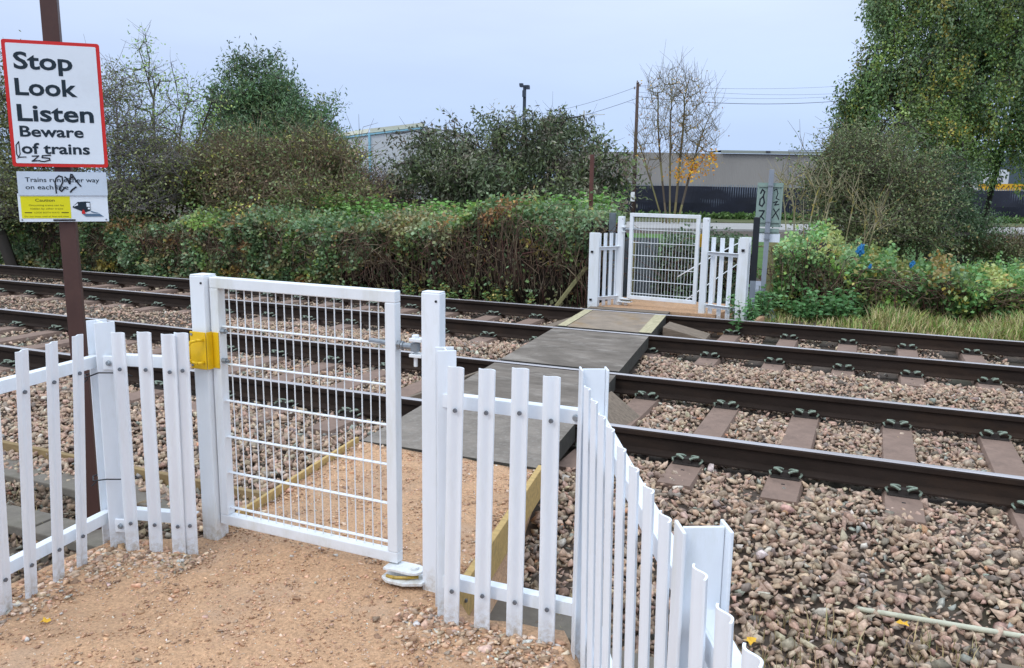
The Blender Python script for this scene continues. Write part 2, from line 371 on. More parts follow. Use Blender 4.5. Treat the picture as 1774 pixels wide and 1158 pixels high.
ORD = ['first', 'second', 'third', 'fourth', 'fifth', 'sixth', 'seventh', 'eighth', 'ninth', 'tenth', 'eleventh', 'twelfth', 'thirteenth', 'fourteenth', 'fifteenth', 'sixteenth', 'seventeenth', 'eighteenth', 'nineteenth', 'twentieth']
def sleepers():
    pr = sleeper_proto(); used = False
    for yc, trk, x0, x1, dx in ((5.995, 'near track', -9.3, 2.2, 0), (9.45, 'far track', -12.6, 2.9, .18)):
        xs = [x + dx for x in SLX if x0 < x + dx < x1]
        left = [x for x in xs if x < XL(yc) + .05][::-1]; right = [x for x in xs if x > XR(yc) + .02]
        for lst, side in ((left, 'left'), (right, 'right')):
            for i, x in enumerate(lst):
                o = pr if not used else copy_tree(pr); used = True
                o.location = (x + rng.normal(0, .012), yc + rng.normal(0, .01), rng.normal(0, .002)); o.rotation_euler = (0, 0, rng.normal(0, .006))
                tag(o, f'brown stained concrete sleeper under the {trk}, {ORD[i]} to the {side} of the footway boards', 'sleeper', 'concrete sleepers')
sleepers()

# ------------------------------------------------------------------ footway boards
BOARD = mat('dark_crossing_board', (.22, .192, .165), rough=.92, spec=.12, var=.3, vscale=5, dirt=(.36, .34, .31), dscale=30, damt=.6, bump=.5, bscale=90)
BOARD2 = mat('worn_crossing_board', (.18, .155, .132), rough=.92, spec=.12, var=.45, vscale=2.2, dirt=(.40, .36, .32), dscale=2.6, damt=.85, bump=.6, bscale=70, stretch=(.7, 1.3, 1))
RUSTB = mat('anti_slip_board', (.27, .215, .165), rough=.85, var=.3, vscale=4, dirt=(.27, .155, .035), dscale=1.6, damt=.95, bump=.4, bscale=90)
SIDEW = mat('dark_board_edge', (.045, .042, .036), rough=.9, var=.3, vscale=10, dirt=(.10, .11, .07), dscale=9, damt=.5, bump=.3)
PALEW = mat('pale_edge_timber', (.46, .41, .26), rough=.85, var=.2, vscale=7, dirt=(.25, .21, .12), dscale=6, damt=.6, bump=.3, stretch=(6, 1, 6))
def slab(b, x0a, x1a, y0, x0b, x1b, y1, z0, z1, mi_top=0, mi_side=1):
    vs = [(x0a, y0, z0), (x1a, y0, z0), (x1b, y1, z0), (x0b, y1, z0), (x0a, y0, z1), (x1a, y0, z1), (x1b, y1, z1), (x0b, y1, z1)]
    b.add(vs, [(4, 5, 6, 7)], mi_top); b.add(vs, [(3, 2, 1, 0), (0, 1, 5, 4), (1, 2, 6, 5), (2, 3, 7, 6), (3, 0, 4, 7)], mi_side)
def board(name, lb, y0, y1, m, z=0.0, strips=False, ix=0.0):
    t = thing(name, lb, 'crossing board', ((XL(y0) + XR(y0)) / 2, y0, z), group='footway boards between the rails')
    b = MB(); g = .11 if strips else 0
    slab(b, XL(y0) + g, XR(y0) - g * 1.3, y0, XL(y1) + g, XR(y1) - g * 1.3, y1, z - .13, z)
    b.build('deck', [m, SIDEW], t, bevel=.006)
    if strips:
        for nm, (a0, a1, c0, c1) in (('edge_strip', (XL(y0), XL(y0) + .106, XL(y1), XL(y1) + .106)), ('edge_strip', (XR(y0) - .14, XR(y0), XR(y1) - .14, XR(y1)))):
            b = MB(); slab(b, a0, a1, y0, c0, c1, y1, z - .13, z + .004); b.build(nm, [PALEW, SIDEW], t, bevel=.004)
    return t
board('crossing_board', 'dark grey speckled footway board between the gravel ramp and the first rail', 4.21, 5.165, BOARD)
board('crossing_board', 'grey footway board between the two rails of the near track', 5.345, 6.672, BOARD2)
board('crossing_board', 'long dark footway board lying between the two tracks', 6.825, 8.618, BOARD2)
board('crossing_board', 'rust stained footway board with pale timber edges between the far rails', 8.80, 10.128, RUSTB, strips=True)
t = board('crossing_board', 'narrow worn board between the farthest rail and the far gate gravel', 10.28, 10.50, OLDWOOD)
def wedge(lb, p0, p1, wd):
    b = MB(); p0, p1 = Vector(p0), Vector(p1); d = (p1 - p0); d.z = 0; d.normalize(); s = Vector((-d.y, d.x, 0)) * wd / 2
    vs = [p0 - s, p0 + s, p1 + s, p1 - s]; lo = [Vector((v.x, v.y, -.21)) for v in vs]
    b.add(vs + lo, [(0, 1, 2, 3), (7, 6, 5, 4), (0, 4, 5, 1), (1, 5, 6, 2), (2, 6, 7, 3), (3, 7, 4, 0)])
    tag(b.build('timber_ramp', [OLDWOOD], origin=(p0.x, p0.y, -.2), bevel=.006), lb, 'timber ramp', 'sloping timbers beside the footway boards')
wedge('sloping grey timber ramp right of the near track board', (-1.80, 5.83, .0), (-1.55, 5.80, -.17), .62)
wedge('sloping grey timber ramp left of the near track board', (-3.0, 6.02, -.0), (-3.36, 6.05, -.15), 1.15)
wedge('sloping brown timber ramp right of the far track board', (-2.13, 9.62, -.02), (-1.64, 9.64, -.13), .42)
wedge('sloping pale timber ramp left of the far track board', (-3.27, 9.35, -.02), (-3.62, 9.32, -.15), .60)

# ------------------------------------------------------------------ gravel path
PATH = mat('crushed_gravel', (.55, .335, .195), rough=.95, var=.34, vscale=70.0, dirt=(.43, .285, .19), dscale=2.6, damt=.85, bump=1.0, bscale=110)
def trodden(m):
    t = m.node_tree; p = t.nodes['Principled BSDF']; old = p.inputs['Base Color'].links[0].from_socket; c = t.nodes.new('ShaderNodeTexCoord')
    for sc_, lo, hi, colr, amt in ((1.7, .52, .70, (.33, .215, .135), .55), (4.5, .56, .72, (.30, .19, .12), .5), (2.6, .55, .75, (.64, .46, .33), .5)):
        n = t.nodes.new('ShaderNodeTexNoise'); n.inputs['Scale'].default_value = sc_; n.inputs['Detail'].default_value = 9; n.inputs['Roughness'].default_value = .68; n.inputs['Distortion'].default_value = .4; t.links.new(c.outputs['Object'], n.inputs['Vector'])
        r = t.nodes.new('ShaderNodeMapRange'); r.inputs['From Min'].default_value = lo; r.inputs['From Max'].default_value = hi; r.inputs['To Max'].default_value = amt; t.links.new(n.outputs['Fac'], r.inputs[0])
        mx = t.nodes.new('ShaderNodeMix'); mx.data_type = 'RGBA'; mx.inputs['B'].default_value = (*colr, 1); t.links.new(r.outputs[0], mx.inputs['Factor']); t.links.new(old, mx.inputs['A']); old = mx.outputs['Result']
    t.links.new(old, p.inputs['Base Color'])
trodden(PATH)
def path_near():
    # the approach up to the fences, then the ramp through the gate to the first board
    b = MB(); r = random.Random(4)
    outline = [(-3.02, 1.2), (-3.09, 2.0), (-3.10, 2.42), (-3.05, 2.60), (-2.75, 2.74), (-2.66, 2.80), (-2.72, 3.5), (-2.80, 4.205), (-1.65, 4.205), (-1.50, 3.5), (-1.38, 2.74), (-1.3, 2.66), (-.92, 2.69), (-.80, 2.52), (-.52, 1.98), (-.12, 1.2), (.2, .6), (.7, -.4), (1.5, -3), (-3.0, -3), (-2.8, .0)]
    n = len(outline)
    def zt(x, y): return np.interp(y, [-3, 0, 2.6, 2.85, 4.2], [-.10, -.06, -.05, -.035, -.012])
    bm = bmesh.new(); vs = [bm.verts.new((x, y, 0)) for x, y in outline]; bm.faces.new(vs)
    bmesh.ops.triangulate(bm, faces=bm.faces)
    for _ in range(6):
        L = [e for e in bm.edges if e.calc_length() > .09]
        if not L: break
        bmesh.ops.subdivide_edges(bm, edges=L, cuts=1); bmesh.ops.triangulate(bm, faces=[f for f in bm.faces if len(f.verts) > 4])
    bmesh.ops.triangulate(bm, faces=bm.faces)
    for v in bm.verts:
        x, y = v.co.x, v.co.y
        v.co.z = zt(x, y) + .004 * math.sin(x * 23 + 3 * math.sin(y * 11)) * math.sin(y * 19 + x * 6) + .006 * math.sin(x * 7 + 2 * math.sin(y * 5)) * math.sin(y * 6.3 + x * 2) + r.uniform(-.002, .002)
    be = [e for e in bm.edges if e.is_boundary]
    ret = bmesh.ops.extrude_edge_only(bm, edges=be)
    for g in ret['geom']:
        if isinstance(g, bmesh.types.BMVert): g.co.z = -.5
    bmesh.ops.recalc_face_normals(bm, faces=bm.faces)
    me = bpy.data.meshes.new('path'); bm.to_mesh(me); bm.free(); me.materials.append(PATH)
    for p in me.polygons: p.use_smooth = True
    o = bpy.data.objects.new('path', me); COL.objects.link(o); tag(o, kind='structure')
    # far landing behind the last board
    b = MB(); slab(b, -3.36, -1.72, 10.51, -3.25, -1.55, 11.6, -.3, -.005, 0, 0); slab(b, -1.66, -1.30, 10.40, -1.5, -1.2, 11.3, -.3, -.09, 0, 0)
    tag(b.build('path', [PATH]), kind='structure')
    b = MB(); slab(b, -2.3, -1.1, 11.55, -2.3, -.9, 16, -.6, -.14, 0, 0)
    tag(b.build('path', [mat('wet_grey_path', (.21, .23, .28), rough=.6, var=.2, vscale=4, bump=.4)]), kind='structure')
path_near()
def gravel():
    r = np.random.default_rng(21); n = 120000
    x = r.uniform(-3.1, .6, n); y = r.uniform(.9, 4.2, n)
    inside = np.where(y < 2.62, (x > -3.06) & (x < np.where(y < 2.5, -.86 + (2.55 - y) * .50, -.9)), (x > -2.66 - .1 * (y - 2.75)) & (x < -1.42 - .14 * (y - 2.75)))
    # denser loose chippings along the fence lines
    dl = np.minimum(np.abs(x + 3.02), np.minimum(np.abs(y - 2.58) + np.where((x > -2.55) & (x < -1.55), 9, 0), np.abs((x + .85) - (2.6 - y) * .50)))
    dl = np.where(y > 2.62, np.minimum(np.abs(x + 2.68 + .1 * (y - 2.75)), np.abs(x + 1.42 + .14 * (y - 2.75))) + .1, dl)
    k = inside & (r.uniform(size=n) < .50 + .50 * np.exp(-(dl / .13) ** 2)); x, y, dl = x[k], y[k], dl[k]; n = len(x)
    big = np.exp(-(dl / .14) ** 2)
    size = np.exp(r.normal(math.log(.0044), .48, n)) * (1 + 3.4 * big * r.uniform(0, 1, n) ** 2); lucky = r.uniform(size=n) < .014; size[lucky] *= 2.6
    size = size.clip(.0018, .032)
    z = np.interp(y, [-3, 0, 2.6, 2.85, 4.2], [-.10, -.06, -.05, -.035, -.012]) + .006 * np.sin(x * 7 + 2 * np.sin(y * 5)) * np.sin(y * 6.3 + x * 2) + size * .12
    C = pick(r, n, [((.60, .37, .235), 4), ((.53, .32, .20), 4), ((.68, .50, .37), 1.8), ((.37, .235, .155), 2), ((.60, .55, .48), .5), ((.54, .375, .265), 2)], .16)
    m = 3200; t_ = r.uniform(size=m); side = r.choice(3, m, p=[.42, .26, .32]); o_ = np.abs(r.normal(0, .11, m))
    ex = np.where(side == 0, -3.03 + o_, np.where(side == 1, -3.0 + t_ * .45, -1.5 + t_ * .65)); ey = np.where(side == 0, 1.3 + t_ * 1.3, np.where(side == 1, 2.60 - o_, 2.60 - o_ * 1.2))
    hs = side == 2; hs2 = hs & (r.uniform(size=m) < .45); kk = r.uniform(size=m); ex = np.where(hs2, -.90 + kk * .62 - o_ * .9, ex); ey = np.where(hs2, 2.50 - kk * 1.30 - o_ * .45, ey)
    es = np.exp(r.normal(math.log(.0085), .45, m)).clip(.004, .022); ez = np.interp(ey, [-3, 0, 2.6, 2.85, 4.2], [-.10, -.06, -.05, -.035, -.012]) + es * .18
    x, y, z, size = np.append(x, ex), np.append(y, ey), np.append(z, ez), np.append(size, es)
    C = np.concatenate([C, pick(r, m, [((.62, .44, .30), 4), ((.52, .36, .25), 3), ((.66, .52, .40), 2), ((.40, .31, .24), 2), ((.56, .54, .50), .8)], .14)])
    V, F, Cc = scatter_stones(np.stack([x, y, z], 1), size, C, hull_variants(14, 11, (.30, .55), 9), r, .25)
    tag(npmesh('gravel', V, F, Cc, STONE), 'loose tan chippings lying on the gravel path', 'gravel', kind='stuff')
gravel()
def edging():
    for lb, a, c in (('yellow pine edging board along the left side of the gravel ramp', (-2.67, 2.82), (-2.82, 4.20)), ('yellow pine edging board along the right side of the gravel ramp', (-1.375, 2.70), (-1.60, 4.20))):
        t = thing('edging_board', lb, 'edging board', (a[0], a[1], -.2), group='timber edging of the ramp')
        MB().beam((a[0], a[1], -.075), (c[0], c[1], -.06), .020 if 'left' in lb else .032, .17).build('plank', [PINE], t, bevel=.003)
        b = MB()
        for f in (.05, .5, .96):
            p = Vector(a).lerp(Vector(c), f); b.box((p.x, p.y + .0, -.06), (.05, .012, .012))
        b.build('screw', [BOLT], t)
edging()
def troughs():
    P = [('left', -7.7 + .62 * i, 3.62, i) for i in range(7)] + [('low', -6.4 + .62 * i, 3.10, i) for i in range(5)] 
    for row, x, y, i in P:
        b = MB(); b.box((x, y, -.375 if row == 'left' else -.40), (.60, .25 if row == 'left' else .22, .06), Matrix.Rotation(rng.normal(0, .02), 3, 'Z'))
        lb = f'grey concrete trough lid behind the left palisade, {ORD[i]} from the left in the {"rail-side" if row == "left" else "fence-side"} row'
        tag(b.build('trough_lid', [LID], origin=(x, y, -.4), bevel=.008), lb, 'trough lid', 'cable trough lids')
    for x, y, lb in ((-1.22, 3.30, 'grey concrete slab on the ground behind the four-pale fence panel'), (-.70, 3.02, 'grey concrete slab at the foot of the receding fence'), (-.1, 2.86, 'flat grey slab low in the stones beyond the last pales')):
        tag(MB().box((x, y, -.385), (.52, .30, .07), Matrix.Rotation(.03, 3, 'Z')).build('concrete_slab', [LID], origin=(x, y, -.42), bevel=.008), lb, 'concrete slab')
    tag(MB().beam((-8.0, 3.83, -.31), (-3.2, 3.80, -.31), .04, .08).build('timber_board', [mat('dull_pine', (.27, .19, .09), rough=.85, var=.25, vscale=6, dirt=(.12, .09, .05), dscale=5, damt=.6, stretch=(1, 6, 6))], origin=(-5.6, 3.8, -.3), bevel=.003), 'pale timber board on edge along the stones behind the left palisade', 'board')
    tag(MB().cyl((.077, 3.86, -.300), (2.9, 4.01, -.285), .012, n=10).build('pipe', [mat('pale_plastic', (.60, .60, .47), rough=.6, var=.15, vscale=12, dirt=(.25, .26, .15), dscale=9, damt=.5)], origin=(.1, 3.86, -.3), smooth=True), 'thin pale plastic pipe lying on the stones at the lower right', 'pipe')
    for p, q, lb in (((.62, 3.60, -.355), (2.6, 3.68, -.345), 'weathered timber plank in dry grass below the pale pipe'), ((1.15, 3.36, -.405), (2.6, 3.42, -.405), 'weathered timber plank nearest the lower right corner')):
        tag(MB().beam(p, q, .14, .07).build('timber_plank', [OLDWOOD], origin=p, bevel=.006), lb, 'plank')
troughs()

# ------------------------------------------------------------------ palisade fences
def pale_mesh():
    n = 15; xs = np.linspace(-.030, .030, n); ys = .0064 * np.sin(xs / .030 * math.pi * .98) + .0018 * np.cos(xs / .030 * math.pi * 1.0)
    pl = [(a, c) for a, c in zip(xs, ys)]; nr = []
    for i in range(n):
        a = pl[max(i - 1, 0)]; c = pl[min(i + 1, n - 1)]; dx, dy = c[0] - a[0], c[1] - a[1]; L = math.hypot(dx, dy); nr.append((-dy / L, dx / L))
    th = .0022; o = [(p[0] + q[0] * th, p[1] + q[1] * th) for p, q in zip(pl, nr)]; i_ = [(p[0] - q[0] * th, p[1] - q[1] * th) for p, q in zip(pl, nr)]
    b = MB(); m = len(o)
    vs = []
    for z in (0, 1.0):
        vs += [(x, y, z) for x, y in o] + [(x, y, z) for x, y in i_]
    fs = []
    for i in range(m - 1):
        fs += [(i, i + 1, 2 * m + i + 1, 2 * m + i), (m + i + 1, m + i, 3 * m + i, 3 * m + i + 1), (2 * m + i, 2 * m + i + 1, 3 * m + i + 1, 3 * m + i), (i + 1, i, m + i, m + i + 1)]
    fs += [(0, 2 * m, 3 * m, m), (m - 1, 2 * m - 1, 4 * m - 1, 3 * m - 1)]
    b.add(vs, fs); o = b.build('pale', [WHITE], smooth=False); me = o.data; bpy.data.objects.remove(o)
    return me
PALE_ME = pale_mesh()
_bm = MB(); _bm.cyl((0, 0, 0), (0, -.006, 0), .0085, .0075, 8); _o = _bm.build('bolt', [BOLT]); BOLT_ME = _o.data; bpy.data.objects.remove(_o)
_bm = MB(); _bm.cyl((0, 0, 0), (0, -.010, 0), .013, .009, 10); _o = _bm.build('bolt', [GALV]); BOLTB_ME = _o.data; bpy.data.objects.remove(_o)
def rail_z(p, zs): return zs
def hpost(t, x, y, ang, h=1.09, z0=-.4, w=.10, d=.10, m=WHITE, name='post'):
    """rolled H-section post: web and two flanges, flanges square to ang"""
    b = MB(); c, s = math.cos(ang), math.sin(ang); ex = Vector((c, s, 0)); ey = Vector((-s, c, 0)); tk = .007
    for yy in (-d / 2, d / 2):
        b.prism([(-w / 2, yy - tk / 2), (w / 2, yy - tk / 2), (w / 2, yy + tk / 2), (-w / 2, yy + tk / 2)], (x, y, z0), (x, y, h), ex, ey)
    b.prism([(-tk / 2, -d / 2 + tk / 2 + .001), (tk / 2, -d / 2 + tk / 2 + .001), (tk / 2, d / 2 - tk / 2 - .001), (-tk / 2, d / 2 - tk / 2 - .001)], (x, y, z0), (x, y, h - .001), ex, ey)
    return b.build(name, [m], t, bevel=.002)
def palisade(lb, base, tops, rail_ends, front, zr=(.09, .80), group='white steel palisade fence panels', m=WHITE, back=.022, bolts=True):
    """base/tops: pale feet and heads; rail_ends: the two ends of the rails; front: unit normal of the face with the bolts"""
    p0 = Vector((*rail_ends[0], 0)); p1 = Vector((*rail_ends[1], 0)); f = Vector((*front, 0)).normalized()
    t = thing('palisade_fence', lb, 'fence', ((p0.x + p1.x) / 2, (p0.y + p1.y) / 2, -.06), group=group)
    L = Vector(t.location); d = (p1 - p0).normalized(); ang = math.atan2(d.y, d.x)
    if f.dot(Vector((d.y, -d.x, 0))) < 0: ang += math.pi
    for z in zr:
        b = MB(); q0 = p0 - f * back; q1 = p1 - f * back
        b.beam((q0.x, q0.y, z), (q1.x, q1.y, z), .006, .05)
        b.beam((q0.x - f.x * .021, q0.y - f.y * .021, z + .0215), (q1.x - f.x * .021, q1.y - f.y * .021, z + .0215), .036, .006)
        b.build('rail', [m], t, bevel=.0015)
    for (bx, by), (tx, ty) in zip(base, tops):
        P = Vector((bx, by, -.075)); Q = Vector((tx, ty, .955)); up = (Q - P); H = up.length; up.normalize()
        fx = Vector((math.cos(ang), math.sin(ang), 0)); ey = up.cross(fx).normalized(); ex = ey.cross(up)
        M = Matrix([[ex.x, ey.x, up.x, P.x - L.x], [ex.y, ey.y, up.y, P.y - L.y], [ex.z, ey.z, up.z, P.z - L.z], [0, 0, 0, 1]])
        o = bpy.data.objects.new('pale', PALE_ME); COL.objects.link(o); o.parent = t; o.matrix_local = M @ Matrix.Diagonal((1, 1, H + rng.normal(0, .004), 1))
        for z in (zr if bolts else ()):
            k = (z + .075) / H; bo = bpy.data.objects.new('bolt', BOLT_ME); COL.objects.link(bo); bo.parent = o
            bo.matrix_local = Matrix.Translation((0.002, -.0055, k)) @ Matrix.Diagonal((1, 1, 1 / H, 1))
    return t
def lerp_pts(a, b, n): return [(a[0] + (b[0] - a[0]) * i / (n - 1), a[1] + (b[1] - a[1]) * i / (n - 1)) for i in range(n)]

# left run, coming towards the viewer
bs = [(-2.965, 1.82), (-2.975, 1.945), (-2.99, 2.065), (-3.005, 2.205), (-3.02, 2.335), (-3.045, 2.475)]
tp = [(-2.79, 1.78), (-2.805, 1.91), (-2.83, 2.05), (-2.865, 2.20), (-2.90, 2.345), (-2.925, 2.46)]
bs = [(x * .6 + u * .4, y) for (x, y), (u, v) in zip(bs, tp)]; 
tL = palisade('white palisade panel running out of the left edge towards the viewer', bs[:-1], tp[:-1], ((-2.88, 1.60), (-3.005, 2.545)), (1, -.13))
# left short panel beside the gate
bs = [(-2.93, 2.575), (-2.835, 2.615), (-2.735, 2.65), (-2.69, 2.675)]; tp = [(-2.835, 2.485), (-2.71, 2.505), (-2.605, 2.53), (-2.565, 2.56)]
bs = [(x * .65 + u * .35, y * .6 + v * .4) for (x, y), (u, v) in zip(bs, tp)]
tS = palisade('short white palisade panel between the left corner post and the gate', bs, tp, ((-3.0, 2.565), (-2.66, 2.65)), (.1, -1))
hpost(tS, -3.02, 2.56, math.radians(70), .975, w=.085, d=.085)
RB = Matrix.Rotation(math.radians(20), 3, 'Z'); [MB().box((-2.945, 2.545, zz), (.085, .012, .062), RB).build('bracket', [WHITE], tS, bevel=.004) for zz in (.80, .06)]
for z in (.80, .06):
    bo = bpy.data.objects.new('bolt', BOLTB_ME); COL.objects.link(bo); bo.parent = tS; bo.location = Vector((-2.955, 2.533, z)) - tS.location
for z, dz in ((.735, .03), (.27, .02)):
    b = MB(); ring = [(-3.10, 2.53), (-3.05, 2.49), (-2.97, 2.49), (-2.885, 2.53), (-2.90, 2.60), (-3.03, 2.64), (-3.10, 2.60), (-3.10, 2.53)]
    b.tube([Vector((x, y, z + dz * (i in (2, 3)))) for i, (x, y) in enumerate(ring)], .0032, 6)
    b.tube([Vector((-3.03, 2.487, z)), Vector((-3.05, 2.48, z - .02))], .003, 5); b.build('cable_tie', [BLACK], tS)
# right short panel
bs = [(-1.33, 2.615), (-1.21, 2.625), (-1.08, 2.62), (-.955, 2.62)]; tp = [(-1.285, 2.525), (-1.175, 2.545), (-1.055, 2.555), (-.945, 2.565)]
bs = [(x, y * .6 + v * .4) for (x, y), (u, v) in zip(bs, tp)]
tR = palisade('white four-pale palisade panel right of the gate', bs, tp, ((-1.40, 2.595), (-.838, 2.60)), (0, -1))
hpost(tR, -1.395, 2.655, math.radians(35), .985, w=.07, d=.07)
bo = bpy.data.objects.new('bolt', BOLTB_ME); COL.objects.link(bo); bo.parent = tR; bo.location = Vector((-.872, 2.61, .80)) - tR.location
b = MB(); b.box((-1.352, 2.60, .45), (.007, .005, .68)); b.build('cover_strip', [GREYP], tR)
# right run receding from the corner towards the viewer
tops = [(-.845, 2.585), (-.78, 2.44), (-.712, 2.30), (-.645, 2.16), (-.582, 2.03), (-.515, 1.90), (-.45, 1.775), (-.385, 1.65), (-.32, 1.52), (-.215, 1.32), (-.155, 1.20), (-.10, 1.09), (-.03, .95)]
bs = [(x + .012, y + .02) for x, y in tops]
tR2 = palisade('long white palisade run receding from the lower right towards the crossing', bs, tops, ((-.845, 2.62), (.02, .84)), (-.893, -.45), back=.024, bolts=False)
hpost(tR2, -.805, 2.585, math.radians(-63), .985, w=.06, d=.085)
hpost(tR2, -.232, 1.432, math.radians(-63), .985, w=.06, d=.085)
bo = bpy.data.objects.new('bolt', BOLTB_ME); COL.objects.link(bo); bo.parent = tR2; bo.location = Vector((-.255, 1.385, .70)) - tR2.location

# ------------------------------------------------------------------ gate posts and gates
def gate_post(lb, x, y, h=1.17, m=WHITE, s=.08, sy=.08):
    t = thing('gate_post', lb, 'gate post', (x, y, -.06), group='white gate posts')
    MB().box((x, y, (h - .5) / 2), (s, sy, h + .5)).build('post_tube', [m], t, bevel=.004)
    MB().box((x, y, h + .0025), (s - .004, sy - .004, .005)).build('cap', [m], t, bevel=.002)
    MB().cyl((x + .025, y - sy / 2, h - .03), (x + .025, y - sy / 2 - .003, h - .03), .005, n=8).build('vent_hole', [BLACK], t)
    return t
gate_post('white square latch post left of the near gate', -2.665, 2.802, m=WHITE2)
gate_post('white square hinge post right of the near gate', -1.513, 2.78, sy=.05)
def make_gate(lb):
    """hinge axis at the origin, leaf runs along -x, front faces -y"""
    g = thing('pedestrian_gate', lb, 'gate', group='white mesh pedestrian gates')
    x0, x1, z0, z1 = -.977, -.035, .035, 1.165; fw, fd = .047, .045
    b = MB()
    b.box(((x0 + x1) / 2, 0, z1 - fw / 2), (x1 - x0, fd, fw)); b.box(((x0 + x1) / 2, 0, z0 + fw / 2), (x1 - x0, fd, fw))
    for x in (x0 + fw / 2, x1 - fw / 2): b.box((x, 0, (z0 + z1) / 2), (fw, fd, z1 - z0 - 2 * fw))
    b.build('frame', [WHITE2], g, bevel=.004, local=True)
    b = MB(); nx = 19
    for i in range(nx):
        x = x0 + fw + (x1 - x0 - 2 * fw) * (i + 1) / (nx + 1)
        b.cyl((x, 0, z0 + fw - .002), (x, 0, z1 - fw + .002), .0026, n=6, caps=False)
    for z in (.115, .282, .449, .616, .783, .950):
        for dy in (-.0055, .0055): b.cyl((x0 + fw - .002, dy, z), (x1 - fw + .002, dy, z), .0036, n=6, caps=False)
    b.build('mesh_panel', [WHITE2], g, local=True)
    p = MB(); p.box((x0 - .038, -fd / 2 - .0405, .845), (.088, .006, .165)); p.box((x0 + .009, -fd / 2 - .0205, .845), (.006, .034, .165))
    p.box((x0 + .028, -fd / 2 - .003, .845), (.032, .0055, .16)); pl = p.build('handle_plate', [YEL], g, bevel=.002, local=True)
    h = MB(); hx, hy = x0 - .040, -fd / 2 - .043
    pts = [Vector((hx + .035, hy, .895)), Vector((hx + .025, hy - .03, .896)), Vector((hx, hy - .042, .888)), Vector((hx - .005, hy - .045, .875)), Vector((hx - .005, hy - .045, .815)), Vector((hx, hy - .042, .802)), Vector((hx + .025, hy - .03, .794)), Vector((hx + .035, hy, .795))]
    h.tube(pts, .0065, 8); h.build('pull_handle', [YEL], pl, smooth=True, local=True)
    q = MB()
    for z in (.915, .778): q.cyl((x0 - .070, -fd / 2 - .043, z), (x0 - .070, -fd / 2 - .048, z), .006, n=8)
    q.build('screw', [GALV], pl, local=True)
    for z in (.93, .80):
        q = MB(); q.cyl((x0 + fw, -.01, z), (x0 + fw + .022, -.01, z), .011, n=8); q.cyl((x0 + fw + .022, -.01, z), (x0 + fw + .034, -.01, z), .006, n=6)
        q.build('fixing_nut', [GALV], g, local=True)
    k = MB(); z = .945
    k.cyl((x1 - fw - .085, 0, z + .012), (x1 + .03, 0, z + .004), .0105, n=10); k.cyl((x1 + .001, 0, z + .006), (x1 + .016, 0, z + .006), .019, n=6); k.cyl((x1 + .018, 0, z + .005), (x1 + .026, 0, z + .005), .017, n=12)
    k.cyl((x1 + .026, 0, z + .004), (.045, 0, z + .004), .013, n=10); k.cyl((.045, 0, z - .012), (.045, 0, z + .02), .020, n=12)
    he = k.build('hinge_eyebolt', [GALV], g, local=True)
    k = MB(); k.box((.055, 0, z + .034), (.055, .046, .013)); k.box((.055, 0, z - .028), (.055, .046, .013)); k.cyl((.045, 0, z - .075), (.045, 0, z + .048), .008, n=8); k.cyl((.045, 0, z + .04), (.045, 0, z + .052), .015, n=6)
    k.build('hinge_bracket', [WHITE2], g, bevel=.002, local=True)
    def plate(xa, xb, wd, zc, th, tail):
        pts = [(xa, -wd / 2), (xb - wd / 2, -wd / 2)] + [(xb - wd / 2 + math.sin(a) * wd / 2, -math.cos(a) * wd / 2) for a in np.linspace(.3, math.pi - .3, 6)] + [(xb - wd / 2, wd / 2), (xa, wd / 2)]
        m = MB(); m.prism(pts, (0, tail, zc - th / 2), (0, tail, zc + th / 2), (1, 0, 0), (0, 1, 0)); return m
    m = plate(-.08, .085, .085, .024, .011, -.02); m.cyl((.045, -.02, .029), (.045, -.02, .040), .017, n=12); m.build('pivot_plate', [WHITE2], g, bevel=.002, local=True)
    pts = [(.10, -.05), (.03, -.085), (-.05, -.085), (-.085, -.06), (-.085, .03), (.10, .04)]
    m = MB(); m.prism(pts, (0, -.005, -.020), (0, -.005, -.007), (1, 0, 0), (0, 1, 0)); m.cyl((.0, -.03, -.06), (.0, -.03, -.021), .025, n=12); m.cyl((.0, -.03, -.068), (.0, -.03, -.061), .014, n=8)
    m.build('pivot_seat', [WHITE2], g, bevel=.002, local=True)
    m = MB(); m.tube([Vector((-.06, -.065, -.002)), Vector((-.02, -.07, 0)), Vector((.03, -.055, .003)), Vector((.07, -.03, .004))], .007, 6); m.build('grease', [mat('rusty_grease', (.42, .27, .04), rough=.35, var=.4, vscale=60)], g, local=True)
    return g
G1 = make_gate('closed white mesh gate with yellow handle plate, nearest the viewer')
G1.location = (-1.643, 2.792, .0); G1.rotation_euler = (0, 0, math.radians(-1.0))
G2 = copy_tree(G1); tag(G2, 'white mesh gate seen from behind on the far side of the tracks')
G2.location = (-2.955, 10.76, .06); G2.rotation_euler = (0, 0, math.radians(180 - 7))
gate_post('white square hinge post left of the far gate', -3.055, 10.82, m=WHITE2)
gate_post('white square latch post right of the far gate', -1.90, 10.60, 1.19, m=WHITE2)
